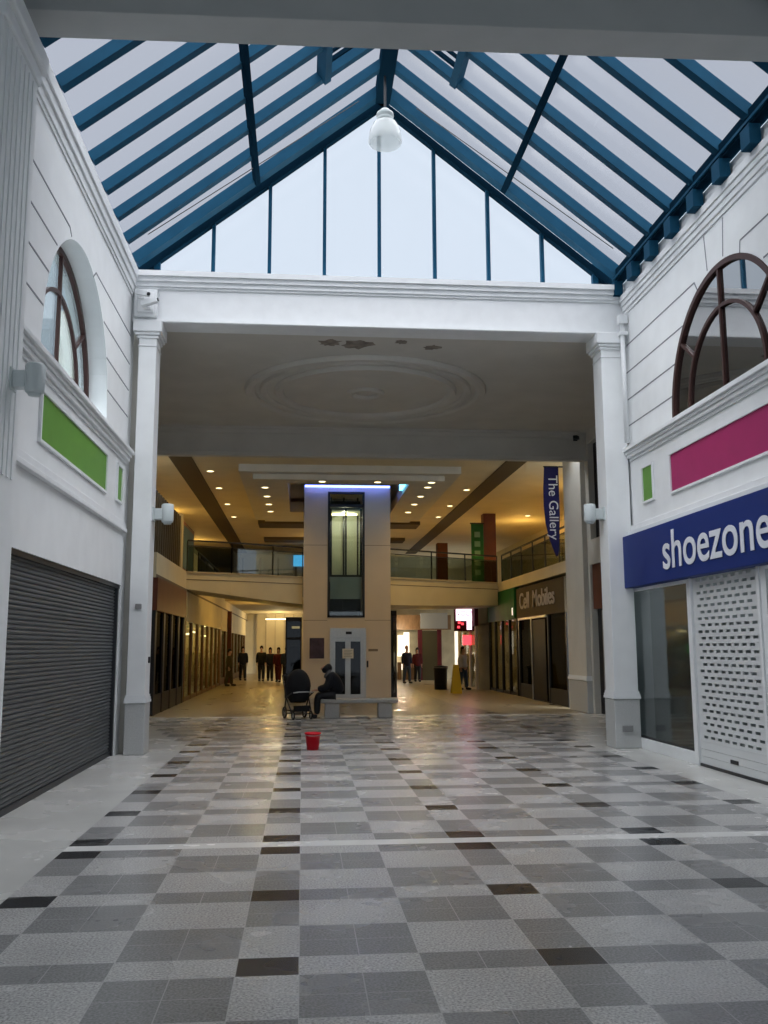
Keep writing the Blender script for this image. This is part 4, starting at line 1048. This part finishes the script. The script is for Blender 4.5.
def standing(label, x, y, yaw, coat, trous, shoes='black', h=1.68, stride=.12, hair='hair', long=False, bag=False, coat_len=.75, group=None):
    t = thing('person', label, 'person', (x, y, 0), group)
    t.rotation_euler = (0, 0, yaw); k = h / 1.75
    # facing -Y in local coordinates
    N = [(0, 0, .95 * k, .13, .10)]; E = []
    ch = chain(N, E, 0, [(0, 0, 1.15 * k, .13, .095), (0, 0, 1.35 * k, .155, .10)])
    nk = chain(N, E, ch, [(0, .0, 1.47 * k, .05)])
    hd = chain(N, E, nk, [(0, -.02, 1.54 * k, .062, .07), (0, -.015, 1.63 * k, .078, .092), (0, -.005, 1.70 * k, .06, .07)])
    # nose
    chain(N, E, hd - 1, [(0, -.11, 1.61 * k, .014)])
    for s in (-1, 1):
        sh = chain(N, E, ch, [(s * .17 * k, 0, 1.38 * k, .06)])
        wr = chain(N, E, sh, [(s * .21 * k, .03, 1.12 * k, .045), (s * .22 * k, -.03, .90 * k, .03)])
        hand(N, E, wr, (s * .22 * k, -.03, .88 * k), (0, -.15, -1), s)
        chain(N, E, 0, [(s * .09 * k, 0, .86 * k, .085), (s * .095 * k, -s * stride * .5 - .01, .49 * k, .058), (s * .095 * k, -s * stride + .02, .10 * k, .040), (s * .10 * k, -s * stride - .10, .035, .035, .04)])
    skin_mesh('body', N, E, 'skin', t, 2)
    # coat
    N = [(0, 0, coat_len * k, .23, .17)]; E = []
    ch = chain(N, E, 0, [(0, 0, .95 * k, .20, .16), (0, 0, 1.15 * k, .19, .15), (0, 0, 1.33 * k, .21, .15), (0, 0, 1.46 * k, .10, .10)])
    for s in (-1, 1):
        chain(N, E, ch - 1, [(s * .18 * k, 0, 1.37 * k, .10), (s * .215 * k, .03, 1.12 * k, .08), (s * .222 * k, -.03, .90 * k, .065)])
    skin_mesh('coat', N, E, coat, t, 1)
    N = [(0, 0, .90 * k, .135, .11)]; E = []
    for s in (-1, 1):
        chain(N, E, 0, [(s * .09 * k, 0, .80 * k, .12), (s * .095 * k, -s * stride * .5 - .01, .49 * k, .09), (s * .095 * k, -s * stride + .02, .06 * k, .075)])
    skin_mesh('trousers', N, E, trous, t, 1)
    for s in (-1, 1):
        N = [(s * .095 * k, -s * stride + .05, .05, .075, .06)]; E = []; chain(N, E, 0, [(s * .10 * k, -s * stride - .08, .045, .07, .055), (s * .10 * k, -s * stride - .19, .035, .055, .04)])
        skin_mesh('shoe', N, E, shoes, t, 1)
    head_obj(t, (0, -.01, 1.65 * k), (0, -1, 0), hairm=hair, hair_long=long)
    if bag:
        mb = MB(); mb.box(.23, .33, -.16, .12, .52 * k, .82 * k); mb_build_local(mb, 'handbag', bag, t, False)
    return t
standing('person in a dark navy coat walking alone in the left corridor', -3.05, 48.6, .2, 'navy', 'black', h=1.72, stride=.2)
standing('person in a dark coat, left one of the pair walking in the left corridor', -2.05, 47.5, 0, 'coat', 'navy', h=1.75)
standing('person in dark clothes, right one of the pair in the left corridor', -1.62, 47.9, .1, 'navy', 'black', h=1.66, long=True)
standing('person in a maroon coat in the left corridor near the black kiosk', -1.15, 46.0, -.1, 'maroon', 'maroon', h=1.66, long=True, bag='maroon', stride=.2)
standing('person in a dark green coat partly hidden by the black kiosk', -.72, 44.0, .1, 'jeans', 'black', h=1.7)
standing('person in brown clothes standing before the left shop mullions', -3.2, 41.5, 1.4, 'olive', 'olive', h=1.6)
standing('person in dark jacket and jeans at the left of the right corridor', 4.9, 43.2, .4, 'navy', 'jeans', h=1.72, hair='skin')
standing('person in a maroon top in the middle of the right corridor', 5.65, 45.2, 0, 'maroon', 'black', h=1.62, long=True)
standing('person in a pale top and jeans walking below the pink sign', 6.35, 36.3, .8, 'pale', 'jeans', h=1.66, long=True, coat_len=.9)

# seated person: hooded black coat, leaning forward, facing left (towards -X)
t = thing('person', 'person in a black padded coat with fur hood sitting hunched on the bench', 'person', (.75, 22.3, 0))
def P_(x, y, z): return (x - .75, y - 22.3, z)
N = [(*P_(.82, 22.3, .59), .13, .12)]; E = []
ch = chain(N, E, 0, [(*P_(.80, 22.3, .75), .12, .12), (*P_(.70, 22.3, .96), .12, .14)])
nk = chain(N, E, ch, [(*P_(.61, 22.3, 1.07), .05)])
hd = chain(N, E, nk, [(*P_(.55, 22.3, 1.12), .065), (*P_(.52, 22.3, 1.19), .085)])
chain(N, E, hd, [(*P_(.44, 22.3, 1.15), .015)])
for s in (-1, 1):
    sh = chain(N, E, ch, [(*P_(.70, 22.3 + s * .17, .96), .06)])
    wr = chain(N, E, sh, [(*P_(.62, 22.3 + s * .20, .72), .045), (*P_(.38, 22.3 + s * .10, .66), .032)])
    hand(N, E, wr, P_(.37, 22.3 + s * .09, .655), (-1, -s * .15, -.1), s, .8)
    chain(N, E, 0, [(*P_(.74, 22.3 + s * .09, .54), .085), (*P_(.38, 22.3 + s * .10, .53), .06), (*P_(.36, 22.3 + s * .10, .12), .042), (*P_(.27, 22.3 + s * .10, .045), .036)])
skin_mesh('body', N, E, 'skin', t, 2)
N = [(*P_(.84, 22.3, .55), .20, .23)]; E = []
ch = chain(N, E, 0, [(*P_(.84, 22.3, .72), .24, .27), (*P_(.78, 22.3, .90), .24, .27), (*P_(.67, 22.3, 1.05), .15, .17)])
for s in (-1, 1):
    chain(N, E, ch - 1, [(*P_(.70, 22.3 + s * .19, .96), .11), (*P_(.61, 22.3 + s * .21, .72), .095), (*P_(.38, 22.3 + s * .11, .665), .072)])
skin_mesh('padded_coat', N, E, 'coat', t, 2)
N = [(*P_(.88, 22.3, .56), .15, .16)]; E = []
for s in (-1, 1):
    chain(N, E, 0, [(*P_(.70, 22.3 + s * .09, .55), .115), (*P_(.38, 22.3 + s * .10, .53), .10), (*P_(.365, 22.3 + s * .10, .08), .075)])
skin_mesh('trousers', N, E, 'black', t, 2)
for s in (-1, 1):
    N = [(*P_(.39, 22.3 + s * .10, .055), .075)]; E = []; chain(N, E, 0, [(*P_(.27, 22.3 + s * .10, .05), .07, .055), (*P_(.17, 22.3 + s * .10, .04), .055, .04)])
    skin_mesh('shoe', N, E, 'black', t, 1)
mb = MB(); mb.tube([Vector(P_(.62 + .05 * math.cos(a), 22.3 + .12 * math.sin(a), 1.05 + .075 * math.cos(a))) for a in [2 * PI * k / 20 for k in range(21)]], .045, 10)
mb_build_local(mb, 'fur_collar', 'fur', t)
N = [(*P_(.64, 22.3, 1.06), .12, .13)]; E = []; chain(N, E, 0, [(*P_(.60, 22.3, 1.17), .15, .15), (*P_(.545, 22.3, 1.235), .13, .13)])
skin_mesh('hood', N, E, 'black', t, 2)

# pram
pr = thing('pushchair', 'black hooded pushchair parked left of the seated person', 'pushchair', (-.05, 22.2, 0))
cx, cy = -.10, 22.15
mb = MB(); n = 14; vs = []; fs = []
for i in range(9):
    th = math.radians(-15 + i * 15)
    for k in range(n + 1):
        a = PI * k / n
        r = .30; vs.append((cx + r * math.cos(a), cy + .28 * math.sin(a) * math.cos(th) - .05 + .12 * math.cos(th), .76 + .34 * math.sin(a) * (.35 + .65 * math.sin(max(th, .15))) ))
for i in range(8):
    for k in range(n): fs.append((i * (n + 1) + k, i * (n + 1) + k + 1, (i + 1) * (n + 1) + k + 1, (i + 1) * (n + 1) + k))
mb = MB()
# hood as a squashed dome
rows = 8
vs = []; fs = []
for i in range(rows + 1):
    th = PI / 2 * i / rows
    for k in range(24):
        a = 2 * PI * k / 24
        vs.append((cx + .30 * math.cos(th) * math.cos(a), cy + .30 * math.cos(th) * math.sin(a), .74 + .42 * math.sin(th)))
for i in range(rows):
    for k in range(24): fs.append((i * 24 + k, i * 24 + (k + 1) % 24, (i + 1) * 24 + (k + 1) % 24, (i + 1) * 24 + k))
mb.add(vs, fs).build('hood', 'fabric', pr, smooth=True)
mb = MB(); mb.lathe([(.001, .38), (.18, .38), (.26, .5), (.295, .74)], (cx, cy, 0), 24); mb.build('seat_shell', 'fabric', pr, smooth=True)
MB().tube([(cx - .24, cy - .34, .62), (cx - .1, cy - .36, .635), (cx + .1, cy - .36, .635), (cx + .24, cy - .34, .62)], .014, 8).build('bumper_bar', 'steel', pr)
mb = MB()
for s in (-1, 1):
    mb.tube([(cx + s * .26, cy + .24, .12), (cx + s * .28, cy + .05, .5), (cx + s * .26, cy - .3, .62)], .016, 8)
    mb.tube([(cx + s * .24, cy - .28, .10), (cx + s * .28, cy + .05, .5), (cx + s * .25, cy + .42, 1.0)], .016, 8)
mb.tube([(cx - .25, cy + .42, 1.0), (cx + .25, cy + .42, 1.0)], .018, 8)
mb.tube([(cx - .26, cy + .24, .12), (cx + .26, cy + .24, .12)], .012, 8); mb.tube([(cx - .24, cy - .28, .13), (cx + .24, cy - .28, .13)], .012, 8)
mb.build('chassis', 'dark', pr)
mb = MB(); mb.box(cx - .2, cx + .2, cy - .25, cy + .22, .18, .2); mb.box(cx - .2, cx + .2, cy - .26, cy - .24, .18, .32); mb.build('basket', 'fabric', pr)
for (sx, sy, r) in ((-.22, -.28, .10), (.22, -.28, .10), (-.25, .24, .14), (.25, .24, .14)):
    w = MB(); ring_ = [(sx + cx, cy + sy + r * .86 * math.cos(2 * PI * k / 20), r + r * .86 * math.sin(2 * PI * k / 20)) for k in range(21)]
    w.tube(ring_, r * .16, 8, cap=False); w = w.build('wheel', 'rubber', pr, smooth=True)
    hb = MB(); hb.tube([(cx + sx - .02, cy + sy, r), (cx + sx + .02, cy + sy, r)], r * .3, 10)
    for k in range(5): hb.bar((cx + sx, cy + sy, r), (cx + sx, cy + sy + r * .8 * math.cos(2 * PI * k / 5), r + r * .8 * math.sin(2 * PI * k / 5)), .012, .012)
    hb.build('wheel_hub', 'steel', w)
pr.rotation_euler = (0, 0, math.radians(20))
